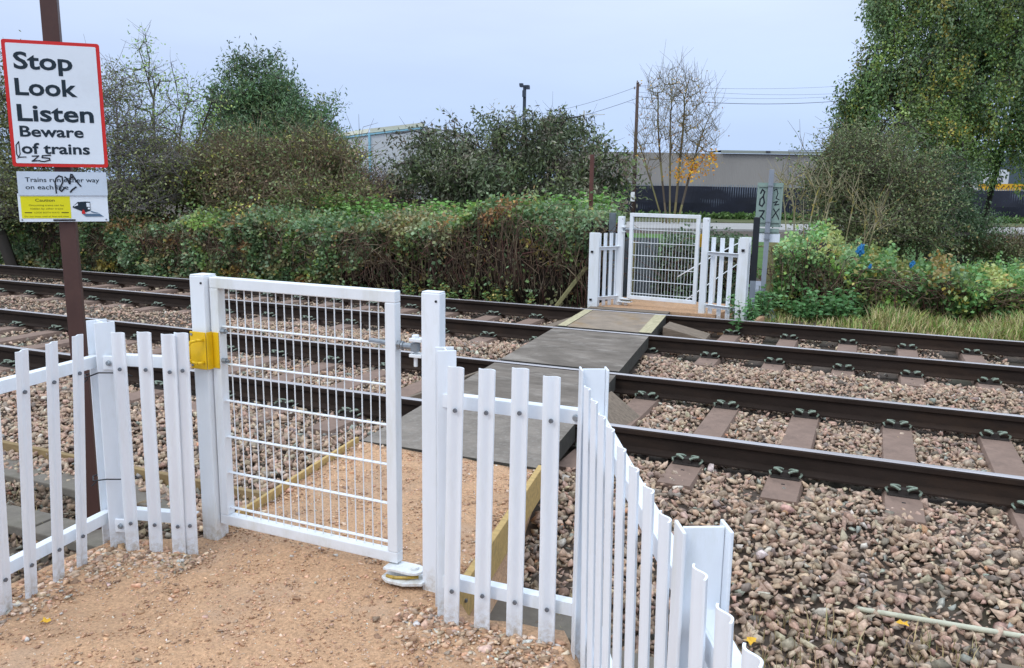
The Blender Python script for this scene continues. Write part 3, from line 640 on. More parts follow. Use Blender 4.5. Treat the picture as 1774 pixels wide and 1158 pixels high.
# far fences
fb = lerp_pts((-3.27, 10.56), (-3.10, 10.80), 4)
tF = palisade('far white palisade panel turned edge-on left of the far gate', fb, fb, ((-3.30, 10.50), (-3.08, 10.84)), (-.8, .5), zr=(.10, .76))
hpost(tF, -3.315, 10.49, math.radians(10), .965, w=.13, d=.08, m=WHITE2)
fb = lerp_pts((-1.80, 10.60), (-1.45, 10.45), 4)
tF2 = palisade('far white palisade panel with rounded gaps right of the far gate', fb, fb, ((-1.84, 10.58), (-1.40, 10.40)), (.4, .9), zr=(.10, .76))
hpost(tF2, -1.385, 10.37, math.radians(-12), .985, w=.12, d=.08, m=WHITE2)
b = MB(); b.box((-1.40, 10.318, .83), (.035, .02, .03)); b.box((-1.40, 10.318, .09), (.035, .02, .03)); b.build('nut', [BLACK], tF2)
b = MB(); b.box((-3.33, 10.438, .72), (.03, .02, .025)); b.box((-3.33, 10.438, .09), (.03, .02, .025)); b.build('nut', [BLACK], tF)

# ------------------------------------------------------------------ writing
def text_geo(s, bold=.012):
    cu = bpy.data.curves.new('writing', 'FONT'); cu.body = s; cu.size = 1; cu.offset = bold; cu.resolution_u = 3; cu.extrude = .0
    o = bpy.data.objects.new('writing', cu); COL.objects.link(o); dg = bpy.context.evaluated_depsgraph_get(); dg.update()
    me = bpy.data.meshes.new_from_object(o.evaluated_get(dg)); bpy.data.objects.remove(o); bpy.data.curves.remove(cu)
    V = np.array([v.co[:] for v in me.vertices]); F = [tuple(p.vertices) for p in me.polygons]; bpy.data.meshes.remove(me); return V, F
def write(b, s, x, z, width, cap, y, bold=.012, mi=0):
    """flat lettering facing -y: x = left edge, z = baseline, cap = capital height"""
    V, F = text_geo(s, bold); kx = width / (V[:, 0].max() - V[:, 0].min()); kz = cap / .727
    b.add([(x + (v[0] - V[:, 0].min()) * kx, y, z + v[1] * kz) for v in V], F, mi)
def scrawl(b, pts, wd, y, mi=0):
    """pen stroke as a flat ribbon in the x-z plane"""
    P = [Vector((p[0], p[1])) for p in pts]
    for i in range(len(P) - 1):
        a, c = P[i], P[i + 1]; d = (c - a).normalized(); n = Vector((-d.y, d.x)) * wd / 2; a = a - d * wd * .4; c = c + d * wd * .4
        yy = y - .00004 * i
        b.add([((a + n).x, yy, (a + n).y), ((a - n).x, yy, (a - n).y), ((c - n).x, yy, (c - n).y), ((c + n).x, yy, (c + n).y)], [(0, 1, 2, 3)], mi)
def rounded(x0, z0, x1, z1, r, n=4):
    pts = []
    for cx, cz, a0 in ((x1 - r, z1 - r, 0), (x0 + r, z1 - r, 90), (x0 + r, z0 + r, 180), (x1 - r, z0 + r, 270)):
        for i in range(n + 1): a = math.radians(a0 + 90 * i / n); pts.append((cx + r * math.cos(a), cz + r * math.sin(a)))
    return pts
def warning_sign():
    t = thing('warning_sign', 'brown post carrying a red bordered Stop Look Listen sign and two small plates', 'warning sign', (-3.95, 3.12, -.45), math.radians(42))
    zb = .45      # world z = local z - .45
    b = MB(); b.box((.066, .01, 1.70), (.078, .075, 3.4)); b.build('pole', [BROWNP], t, bevel=.004, local=True)
    F = -.050
    def brd(name, x0, z0, x1, z1, m, y=F, th=.004, r=.012, par=t, skew=0):
        q = MB(); q.prism(rounded(x0, z0 + zb, x1, z1 + zb, r), (0, y, 0), (0, y + th, 0), (1, 0, 0), (0, 0, 1)); return q.build(name, [m], par, local=True)
    x0, x1, z0, z1 = -.155, .286, 1.632, 2.253; W, H = x1 - x0, z1 - z0
    mb = brd('main_board', x0, z0, x1, z1, RED)
    brd('white_face', x0 + .017, z0 + .017, x1 - .017, z1 - .017, SIGNW, y=F - .0015, th=.001, r=.006, par=mb)
    b = MB()
    for s, u, v, wd, cp in (('Stop', .106, .223, .60, .134), ('Look', .098, .428, .637, .134), ('Listen', .096, .632, .79, .134), ('Beware', .105, .757, .66, .087), ('of trains', .107, .893, .71, .087)):
        b = MB(); write(b, s, x0 + u * W, z1 - v * H + zb, wd * W, cp * H, F - .0028, .024); b.build('lettering', [INK], mb, local=True)
    b = MB(); g = lambda u, v: (x0 + u * W, z1 - v * H + zb)
    scrawl(b, [g(.085, .80), g(.055, .83), g(.052, .90), g(.07, .925)], .005, F - .0033); scrawl(b, [g(.085, .80), g(.088, .90), g(.06, .935)], .004, F - .0034)
    scrawl(b, [g(.07, .925), g(.145, .922)], .005, F - .0035)
    scrawl(b, [g(.21, .915), g(.275, .912), g(.235, .940), g(.205, .955), g(.285, .950)], .006, F - .0036)
    scrawl(b, [g(.40, .905), g(.315, .910), g(.31, .925), g(.385, .930), g(.39, .945), g(.33, .957), g(.29, .955)], .006, F - .0037)
    b.build('graffiti', [MARK], mb, local=True)
    x0, x1, z0, z1 = -.141, .274, 1.487, 1.608; W, H = x1 - x0, z1 - z0
    sb = brd('lower_plate', x0, z0, x1, z1, SIGNG, y=F - .003, r=.003)
    for s, v, wd in (('Trains run either way', .43, .83), ('on each line', .74, .475)):
        b = MB(); write(b, s, x0 + .085 * W, z1 - v * H + zb, wd * W, .195 * H, F - .0045, .006); b.build('lettering', [INK], sb, local=True)
    b = MB(); g = lambda u, v: (x0 + u * W, z1 - v * H + zb)
    scrawl(b, [g(.42, .90), g(.415, .45), g(.43, .28), g(.465, .17), g(.50, .22), g(.50, .45), g(.455, .74)], .0065, F - .0052)
    scrawl(b, [g(.455, .74), g(.48, .82), g(.52, .66)], .007, F - .0053)
    scrawl(b, [g(.53, .22), g(.555, .30), g(.575, .50), g(.60, .10), g(.615, .12), g(.66, .42), g(.70, .60)], .007, F - .0054); scrawl(b, [g(.58, .50), g(.585, .28), g(.62, .20)], .008, F - .0055)
    scrawl(b, [g(.58, .85), g(.60, .76), g(.645, .64)], .008, F - .0056)
    b.build('graffiti', [MARK], sb, local=True)
    x0, x1, z0, z1 = -.148, .270, 1.352, 1.497; W, H = x1 - x0, z1 - z0
    cb = brd('caution_plate', x0, z0, x1, z1, SIGNW, y=F + .003, r=.004)
    q = MB(); q.prism([(x0 + .03 * W, z0 + .12 * H + zb), (x0 + .575 * W, z0 + .12 * H + zb), (x0 + .575 * W, z1 - .10 * H + zb), (x0 + .03 * W, z1 - .10 * H + zb)], (0, F + .0018, 0), (0, F + .0025, 0), (1, 0, 0), (0, 0, 1)); yp = q.build('yellow_panel', [SYEL], cb, local=True)
    b = MB(); Y = F + .0012
    write(b, 'Caution', x0 + .19 * W, z1 - .285 * H + zb, .215 * W, .10 * H, Y, .01)
    write(b, 'Oncoming trains can be', x0 + .115 * W, z1 - .445 * H + zb, .385 * W, .062 * H, Y, .0); write(b, 'hidden by other trains', x0 + .13 * W, z1 - .565 * H + zb, .36 * W, .062 * H, Y, .0)
    write(b, 'LOOK BOTH WAYS', x0 + .17 * W, z1 - .70 * H + zb, .275 * W, .055 * H, Y, .0); write(b, 'Do not cross until all lines are clear', x0 + .06 * W, z1 - .835 * H + zb, .49 * W, .05 * H, Y, .0)
    for a in (.065, .47): b.box((x0 + (a + .04) * W, Y, z1 - .675 * H + zb), (.08 * W, .0006, .03 * H))
    b.build('lettering', [INKY], yp, local=True)
    b = MB(); g = lambda u, v: (x0 + u * W, Y, z1 - v * H + zb)
    b.add([g(.60, .46), g(.66, .30), g(.75, .28), g(.75, .66), g(.72, .66), g(.60, .50)], [(0, 1, 2, 3, 4, 5)], 0)
    b.add([g(.75, .285), g(.80, .285), g(.80, .60), g(.75, .66)], [(0, 1, 2, 3)], 0)
    Y -= .0006
    b.add([g(.612, .44), g(.66, .345), g(.66, .42), g(.615, .46)], [(0, 1, 2, 3)], 1); b.add([g(.757, .33), g(.795, .33), g(.795, .47), g(.757, .47)], [(0, 1, 2, 3)], 1); b.add([g(.77, .50), g(.795, .50), g(.795, .56), g(.77, .56)], [(0, 1, 2, 3)], 1)
    b.add([g(.70, .72), g(.74, .82), g(.945, .82), g(.90, .72)], [(0, 1, 2, 3)], 2); b.add([g(.80, .62), g(.86, .67), g(.90, .70), g(.86, .70), g(.80, .66)], [(0, 1, 2, 3, 4)], 2)
    Y -= .0006
    b.add([g(.71, .58), g(.695, .68), g(.70, .72), g(.74, .72), g(.735, .66), g(.725, .58)], [(0, 1, 2, 3, 4, 5)], 3)
    b.build('train_picture', [INK, SIGNW, mat('sign_blue_grey', (.10, .17, .26), rough=.5), RED], cb, local=True)
    b = MB(); b.prism(rounded(x0 + .37 * W, z0 + .025 * H + zb, x0 + .62 * W, z0 + .085 * H + zb, .002), (0, F + .0010, 0), (0, F + .0028, 0), (1, 0, 0), (0, 0, 1)); b.build('black_strip', [BLACK], cb, local=True)
    b = MB()
    for a, c in ((.03, .07), (.97, .07)): b.cyl((x0 + a * W, F + .001, z0 + c * H + zb), (x0 + a * W, F + .003, z0 + c * H + zb), .004, n=8)
    b.build('screw', [BOLT], cb, local=True)
    t.rotation_euler = (0, math.radians(-.3), math.radians(42))
warning_sign()
def back_sign():
    t = thing('signpost', 'grey signpost with a green sign back daubed with black graffiti beside the far gate', 'signpost', (-1.285, 11.62, -.2), math.radians(-3))
    MB().box((0, .0, 1.0), (.062, .05, 2.02)).build('pole', [GREYP], t, bevel=.004, local=True)
    GB = mat('green_grey_sign_back', (.27, .36, .32), rough=.5, var=.1, vscale=6, dirt=(.19, .26, .2), dscale=6, damt=.5)
    b = MB(); b.prism(rounded(-.165, 1.26, .165, 1.84, .01), (0, .042, 0), (0, .048, 0), (1, 0, 0), (0, 0, 1)); p = b.build('sign_board', [GB], t, local=True)
    b = MB(); b.box((0, .033, 1.80), (.30, .018, .03)); b.box((0, .033, 1.33), (.30, .018, .03)); b.box((.15, .036, 1.56), (.02, .010, .56)); b.build('rail', [GB], p, local=True)
    b = MB(); Y = .0405
    scrawl(b, [(-.12, 1.70), (-.10, 1.75), (-.07, 1.72), (-.085, 1.66), (-.12, 1.62), (-.125, 1.55), (-.09, 1.53), (-.065, 1.58), (-.08, 1.65)], .018, Y)
    scrawl(b, [(-.12, 1.47), (-.06, 1.47), (-.08, 1.42), (-.12, 1.36)], .018, Y); scrawl(b, [(-.10, 1.40), (-.055, 1.36)], .016, Y)
    scrawl(b, [(.05, 1.74), (.08, 1.76), (.10, 1.70), (.08, 1.64), (.12, 1.62)], .012, Y); scrawl(b, [(.05, 1.58), (.10, 1.60), (.07, 1.55), (.12, 1.56)], .014, Y)
    scrawl(b, [(.06, 1.50), (.09, 1.45), (.14, 1.36)], .014, Y); scrawl(b, [(.13, 1.50), (.09, 1.45), (.05, 1.38)], .014, Y)
    b.build('graffiti', [MARK], p, local=True)
    b = MB(); b.box((-.005, .046, 1.205), (.31, .005, .07)); b.box((0, .036, 1.20), (.26, .012, .02)); b.build('small_plate', [GB], t, local=True)
    b = MB(); b.box((-.005, .048, 1.115), (.345, .005, .115)); b.build('white_plate', [SIGNW], t, local=True)
    b = MB()
    for z in (1.80, 1.33, 1.19, 1.10): b.box((0, -.002, z), (.074, .062, .016))
    b.build('clamp_band', [GALV], t, local=True)
    t.rotation_euler = (0, math.radians(.4), math.radians(8))
back_sign()
t = thing('steel_post', 'black topped steel post standing just right of the far fence', 'post', (-1.335, 10.93, -.2)); b = MB(); b.box((-1.335, 10.93, .81), (.075, .055, .80)); b.build('black_sleeve', [mat('black_paint', (.015, .017, .022), rough=.45)], t, bevel=.004); MB().box((-1.335, 10.93, .10), (.066, .048, .62)).build('post_tube', [GREYP], t)
tag(MB().box((-3.41, 11.60, .49), (.085, .07, 1.4)).build('steel_post', [mat('dark_galvanised', (.13, .155, .175), rough=.6, var=.2, vscale=9)], origin=(-3.41, 11.6, -.2), bevel=.004), 'dull grey steel post in the hedge left of the far gate', 'post')
tag(MB().box((-4.0, 12.4, .93), (.055, .055, 2.2)).build('steel_post', [mat('red_brown_steel', (.12, .045, .035), rough=.6, var=.2, vscale=8)], origin=(-4, 12.4, -.2), bevel=.004), 'slim red-brown steel post rising out of the bramble hedge', 'post')
tag(MB().beam((-4.10, 11.22, -.16), (-3.72, 11.42, .42), .07, .05).build('timber_stake', [MOSSWOOD], origin=(-4.1, 11.2, -.2), bevel=.005), 'mossy timber stake leaning against the hedge beside the far fence', 'stake')
tag(MB().box((-1.28, 12.35, .32), (.095, .045, 1.1), Matrix.Rotation(.02, 3, 'Y')).build('timber_stake', [MOSSWOOD], origin=(-1.28, 12.35, -.2), bevel=.006), 'upright mossy timber stake in brambles behind the far signpost', 'stake')
def sheet_fence():
    t = thing('sheet_fence', 'dull galvanised corrugated sheet fence behind the far gate', 'fence', (-3.2, 12.4, -.2)); b = MB(); n = 42
    for i in range(n):
        x = -3.46 + i * .012; b.add([(x, 12.4 + .4 * (x + 3.4) + .012 * math.sin(i * 1.3), -.3), (x + .012, 12.4 + .4 * (x + 3.4) + .012 * math.sin(i * 1.3 + 1.3), -.3), (x + .012, 12.4 + .4 * (x + 3.4) + .012 * math.sin(i * 1.3 + 1.3), .80), (x, 12.4 + .4 * (x + 3.4) + .012 * math.sin(i * 1.3), .80)], [(0, 1, 2, 3)])
    o = b.build('sheet', [mat('dull_zinc', (.13, .15, .16), rough=.6, var=.2, vscale=7)], t); s = o.modifiers.new('solid', 'SOLIDIFY'); s.thickness = .004
    b = MB(); b.box((-3.30, 12.36, .2), (.06, .05, 1.1)); b.build('post', [MOSSWOOD], t)
sheet_fence()
t = thing('handrail', 'slender white tubular handrail sloping down behind the far gate', 'handrail', (-2.1, 11.6, -.1)); b = MB(); b.tube([Vector((-2.42, 11.5, .34)), Vector((-1.95, 11.75, .66)), Vector((-1.72, 12.6, .80))], .009, 8); b.tube([Vector((-2.30, 11.5, .02)), Vector((-1.72, 12.4, .5))], .008, 8)
b.build('rail_tube', [WHITE2], t, smooth=True); b = MB(); b.cyl((-1.95, 11.75, -.3), (-1.95, 11.75, .66), .014, n=8); b.cyl((-1.72, 12.6, -.3), (-1.72, 12.6, .80), .014, n=8); b.build('upright', [WHITE2], t)

# ------------------------------------------------------------------ background: road, fence, buildings, pole, mast
def strip(name, p, q, wd, z0, z1, m, kind='structure', th=.2):
    """flat band from p to q (x, y), wd deep away from the viewer"""
    d = Vector((q[0] - p[0], q[1] - p[1], 0)).normalized(); n = Vector((-d.y, d.x, 0)) * wd
    P, Q = Vector((p[0], p[1], z0)), Vector((q[0], q[1], z0)); vs = [P, Q, Q + n, P + n]; vs = [Vector((v.x, v.y, z0 if i < 2 else z1)) for i, v in enumerate(vs)]
    lo = [v - Vector((0, 0, th)) for v in vs]; b = MB(); b.add(vs + lo, [(0, 1, 2, 3), (0, 4, 5, 1), (1, 5, 6, 2), (2, 6, 7, 3), (3, 7, 4, 0)])
    o = b.build(name, [m]); o['kind'] = kind; return o
D0, D1 = (-24.0, 50.4), (16.0, 67.4)       # line of the screened fence
dv = Vector((D1[0] - D0[0], D1[1] - D0[1], 0)).normalized(); nv = Vector((-dv.y, dv.x, 0))
def off(p, k): return (p[0] + nv.x * k, p[1] + nv.y * k)
strip('road', off(D0, -13.5), off(D1, -13.5), 7.0, -.52, -.52, mat('pale_worn_asphalt', (.33, .32, .31), rough=.9, var=.12, vscale=.6, bump=.2))
strip('verge', off(D0, -6.2), off(D1, -6.2), 6.4, -.50, -.50, mat('verge_turf', (.085, .10, .035), rough=.95, var=.35, vscale=1.2, dirt=(.16, .12, .06), dscale=.7, damt=.7, bump=.6, bscale=8))
strip('lawn', (-12.0, 17.2), (24, 21.5), 18.5, -.27, -.50, mat('lawn_turf', (.060, .135, .020), rough=.95, var=.3, vscale=1.5, bump=.8, bscale=12))
def screened_fence():
    t = thing('screened_fence', 'long palisade fence hung with dark navy windbreak netting beyond the road', 'fence', (D0[0], D0[1], -.66))
    n = 160; L = (Vector((*D1, 0)) - Vector((*D0, 0))).length; r = random.Random(2); b = MB(); vs = []; ph = [r.uniform(0, 6) for _ in range(6)]
    for i in range(n + 1):
        s = L * i / n; k = .04 * math.sin(s * .9 + ph[0]) + .025 * math.sin(s * 2.3 + ph[1]); p = Vector((*D0, 0)) + dv * s
        tz = 1.56 + .02 * math.sin(s * .55 + ph[2]); q = p + nv * (k - .10)
        vs += [(q.x, q.y, -.62 + .05 * math.sin(s * 1.7)), ((p + nv * (k * 2.2 - .16)).x, (p + nv * (k * 2.2 - .16)).y, .5), (p.x - nv.x * .06, p.y - nv.y * .06, tz)]
    fs = []
    for i in range(n): fs += [(3 * i, 3 * i + 3, 3 * i + 4, 3 * i + 1), (3 * i + 1, 3 * i + 4, 3 * i + 5, 3 * i + 2)]
    b.add(vs, fs)
    m = mat('navy_netting', (.012, .014, .026), rough=.75, var=.35, vscale=.8, stretch=(1, 1, 2.5))
    # pales rubbing through: pale vertical stripes where a broad noise lets them show
    tr = m.node_tree; pr = tr.nodes['Principled BSDF']; c = tr.nodes.new('ShaderNodeTexCoord'); wv = tr.nodes.new('ShaderNodeTexWave'); wv.wave_type = 'BANDS'; wv.bands_direction = 'X'
    wv.inputs['Scale'].default_value = 2.25; wv.inputs['Distortion'].default_value = .3; tr.links.new(c.outputs['Object'], wv.inputs['Vector'])
    no = tr.nodes.new('ShaderNodeTexNoise'); no.inputs['Scale'].default_value = .35; no.inputs['Detail'].default_value = 5; mpn = tr.nodes.new('ShaderNodeMapping'); mpn.inputs['Scale'].default_value = (1, 1, 3)
    tr.links.new(c.outputs['Object'], mpn.inputs[0]); tr.links.new(mpn.outputs[0], no.inputs['Vector'])
    r1 = tr.nodes.new('ShaderNodeMapRange'); r1.inputs['From Min'].default_value = .5; r1.inputs['From Max'].default_value = .68; tr.links.new(no.outputs['Fac'], r1.inputs[0])
    r2 = tr.nodes.new('ShaderNodeMapRange'); r2.inputs['From Min'].default_value = .68; r2.inputs['From Max'].default_value = .9; tr.links.new(wv.outputs['Fac'], r2.inputs[0])
    mm = tr.nodes.new('ShaderNodeMath'); mm.operation = 'MULTIPLY'; tr.links.new(r1.outputs[0], mm.inputs[0]); tr.links.new(r2.outputs[0], mm.inputs[1])
    old = pr.inputs['Base Color'].links[0].from_socket; mx = tr.nodes.new('ShaderNodeMix'); mx.data_type = 'RGBA'; mx.inputs['B'].default_value = (.16, .19, .25, 1)
    tr.links.new(mm.outputs[0], mx.inputs['Factor']); tr.links.new(old, mx.inputs['A']); tr.links.new(mx.outputs['Result'], pr.inputs['Base Color'])
    o = b.build('netting', [m], t); sm = o.modifiers.new('solid', 'SOLIDIFY'); sm.thickness = .012
    b = MB(); k = int(L / .155)
    for i in range(k):
        p = Vector((*D0, 0)) + dv * (.155 * i); h = 1.72
        b.prism([(-.033, 0), (.033, 0), (.033, .012), (-.033, .012)], (p.x, p.y, -.6), (p.x, p.y, h - .05), dv, nv)
        b.add([p + dv * -.033 + Vector((0, 0, h - .05)), p + dv * .033 + Vector((0, 0, h - .05)), p + Vector((0, 0, h + .02))], [(0, 1, 2)])
    o = b.build('pales', [GALV], t); o['kind'] = 'stuff'
    b = MB()
    for i in range(0, int(L / 2.75)):
        p = Vector((*D0, 0)) + dv * (2.75 * i) + nv * .08; b.box((p.x, p.y, .5), (.1, .1, 2.3))
    b.build('posts', [GALV], t)
screened_fence()
def corrugated(name, color, pitch, axis, dirt=None, damt=.3):
    m = mat(name, color, rough=.6, var=.05, vscale=.2, dirt=dirt or tuple(c * .7 for c in color), dscale=.12, damt=damt, stretch=(1, 1, .3))
    t = m.node_tree; p = t.nodes['Principled BSDF']; c = t.nodes.new('ShaderNodeTexCoord'); wv = t.nodes.new('ShaderNodeTexWave'); wv.wave_type = 'BANDS'; wv.bands_direction = axis; wv.inputs['Scale'].default_value = pitch
    t.links.new(c.outputs['Object'], wv.inputs['Vector']); bp = t.nodes.new('ShaderNodeBump'); bp.inputs['Strength'].default_value = .3; bp.inputs['Distance'].default_value = .05
    t.links.new(wv.outputs['Fac'], bp.inputs['Height']); t.links.new(bp.outputs[0], p.inputs['Normal']); return m
def grey_building():
    a = Vector((-25.0, 72.6, 0)); d = Vector((18.5, 8.05, 0)).normalized(); n = Vector((-d.y, d.x, 0)); L = 52.0
    t = thing('warehouse', 'long low grey clad warehouse behind the navy netting fence', 'building', (a.x, a.y, -.7), math.atan2(d.y, d.x))
    W = corrugated('grey_cladding', (.33, .31, .285), 2.0, 'X', dirt=(.24, .225, .21), damt=.6)
    b = MB(); b.box((L / 2, 12, 2.6), (L, 24, 5.2)); b.build('wall', [W], t, local=True)
    b = MB(); b.box((L / 2, -.06, .90), (L, .14, 1.8)); b.build('plinth_wall', [mat('pale_blockwork', (.33, .31, .28), rough=.9, var=.1, vscale=.6)], t, local=True)
    for x in (9.5, 19.3, 29.1, 38.9): MB().box((x, -.10, 3.1), (.12, .06, 3.6)).build('downpipe', [mat('grey_pipe', (.30, .30, .29), rough=.6)], t, local=True)
    R = mat('pale_roof_sheet', (.30, .33, .29), rough=.6, var=.08, vscale=.3)
    b = MB(); b.add([(13, -.3, 5.48), (L, -.3, 5.48), (L, 12, 5.75), (14, 12, 5.75), (13, -.3, 5.22), (L, -.3, 5.22)], [(0, 1, 2, 3), (4, 5, 1, 0)]); b.build('roof', [R], t, local=True)
    b = MB(); b.box((26, -.34, 5.56), (14, .06, .05)); b.box((17.2, -.36, 5.4), (.35, .1, .16)); b.build('gutter', [mat('dark_gutter', (.08, .08, .08), rough=.6)], t, local=True)
grey_building()
def white_shed():
    c0 = far(641, 233, 110); c0[2] = 0; c0 = Vector(c0); dr = Vector((.87, .50, 0)).normalized(); dl = Vector((-.78, .62, 0)).normalized()
    t = thing('shed', 'pale grey-white steel shed with light blue trim on the skyline', 'building', (c0.x, c0.y, -.9)); H = 7.75
    WM = corrugated('white_cladding', (.58, .60, .61), 3.0, 'X', damt=.15); Lr, Ll = 14, 26
    A, B, C = c0, c0 + dr * Lr, c0 + dl * Ll; D = B + dl * Ll; mid = A.lerp(B, .5); ap = Vector((mid.x, mid.y, H + .95)); ap2 = ap + dl * Ll
    z = lambda v, h: Vector((v.x, v.y, h))
    b = MB(); b.add([z(A, -.9), z(B, -.9), z(B, H), ap, z(A, H)], [(0, 1, 2, 3, 4)]); b.add([z(A, -.9), z(C, -.9), z(C, H), z(A, H)], [(0, 1, 2, 3)]); b.add([z(B, -.9), z(D, -.9), z(D, H), z(B, H)], [(0, 1, 2, 3)]); b.add([z(C, -.9), z(D, -.9), z(D, H), ap2, z(C, H)], [(0, 1, 2, 3, 4)]); b.build('wall', [WM], t)
    R = mat('cream_roof_sheet', (.62, .62, .50), rough=.6, var=.06, vscale=.2); up = Vector((0, 0, .12)); e = Vector((0, 0, .55))
    b = MB(); b.add([z(A, H) + up - dr * .3, ap + up, ap2 + up, z(C, H) + up - dr * .3], [(0, 1, 2, 3)]); b.add([z(B, H) + up, ap + up, ap2 + up, z(D, H) + up], [(0, 1, 2, 3)])
    b.add([z(A, H) + up - dr * .3, z(C, H) + up - dr * .3, z(C, H) + up + e - dr * .1, z(A, H) + up + e - dr * .1], [(0, 1, 2, 3)]); b.add([z(A, H) + up, ap + up, ap + up + e, z(A, H) + up + e], [(0, 1, 2, 3)]); b.build('roof', [R], t)
    T = mat('light_blue_trim', (.28, .53, .64), rough=.5, var=.05); b = MB(); fo = -(dr + dl) * .12
    b.beam(z(A, -.9) + fo, z(A, H) + fo, .24, .24); k = Vector((dr.y, -dr.x, 0)) * .12
    b.beam(z(A, H - .05) + k, ap + k - Vector((0, 0, .05)), .2, .20); b.beam(z(A, H - .05) - dr * .12, z(C, H - .05) - dr * .12, .2, .26); b.build('trim', [T], t)
white_shed()
def container_and_banner():
    p = far(1712, 298, 66); a = Vector((p[0], p[1], 0))
    t = thing('container', 'white box container daubed with dark scribbles behind the big tree', 'container', (a.x, a.y, -.7), math.atan2(dv.y, dv.x))
    b = MB(); b.box((0, 1.2, 1.75), (3.4, 2.4, 4.3)); b.build('body', [mat('off_white_steel', (.62, .65, .68), rough=.6, var=.1, vscale=1)], t, local=True, bevel=.04)
    b = MB(); r = random.Random(8)
    for i in range(7):
        x, z = r.uniform(-1.2, 1.3), r.uniform(2.2, 3.5); pts = [(x, z)]
        for _ in range(7): pts.append((pts[-1][0] + r.uniform(-.35, .35), min(3.7, max(1.9, pts[-1][1] + r.uniform(-.35, .35)))))
        scrawl(b, pts, .10, -.012 - i * .004)
    b.build('graffiti', [mat('blue_black_spray', (.03, .04, .07), rough=.6)], t, local=True)
    b = MB(); b.box((.4, -.04, 1.97), (3.4, .05, .10)); b.build('stripe', [RED], t, local=True)
    q = far(1738, 322, 65.2)
    t = thing('banner', 'yellow-orange banner board with dark marks above the netting at the right edge', 'banner', (q[0], q[1], -.7), math.atan2(dv.y, dv.x))
    b = MB(); b.box((0, 0, 2.55), (3.9, .06, .5)); b.build('panel', [mat('yellow_orange_board', (.72, .40, .02), rough=.6, var=.15, vscale=1.2)], t, local=True)
    b = MB(); r = random.Random(5)
    for i in range(9): x = -1.75 + i * .4; scrawl(b, [(x, 2.42), (x + r.uniform(0, .2), 2.66), (x + .22, 2.46 + r.uniform(0, .2))], .07, -.036)
    b.build('dark_marks', [mat('brown_marks', (.12, .06, .02), rough=.6)], t, local=True)
    b = MB(); b.box((-1.8, .07, 1.2), (.1, .08, 2.4)); b.box((1.8, .07, 1.2), (.1, .08, 2.4)); b.build('leg', [GALV], t, local=True)
    p = far(1765, 288, 74); t = thing('workshop', 'dark blue-grey workshop at the right edge behind the big tree', 'building', (p[0], p[1], -.7), math.atan2(dv.y, dv.x))
    b = MB(); b.box((3.2, 3, 2.7), (9, 6, 5.4)); b.build('wall', [corrugated('blue_grey_cladding', (.075, .105, .125), 3, 'X')], t, local=True)
    b = MB(); b.box((3.2, 3, 5.5), (9.4, 6.4, .18)); b.build('roof', [mat('slate_sheet', (.10, .12, .14), rough=.6)], t, local=True)
container_and_banner()
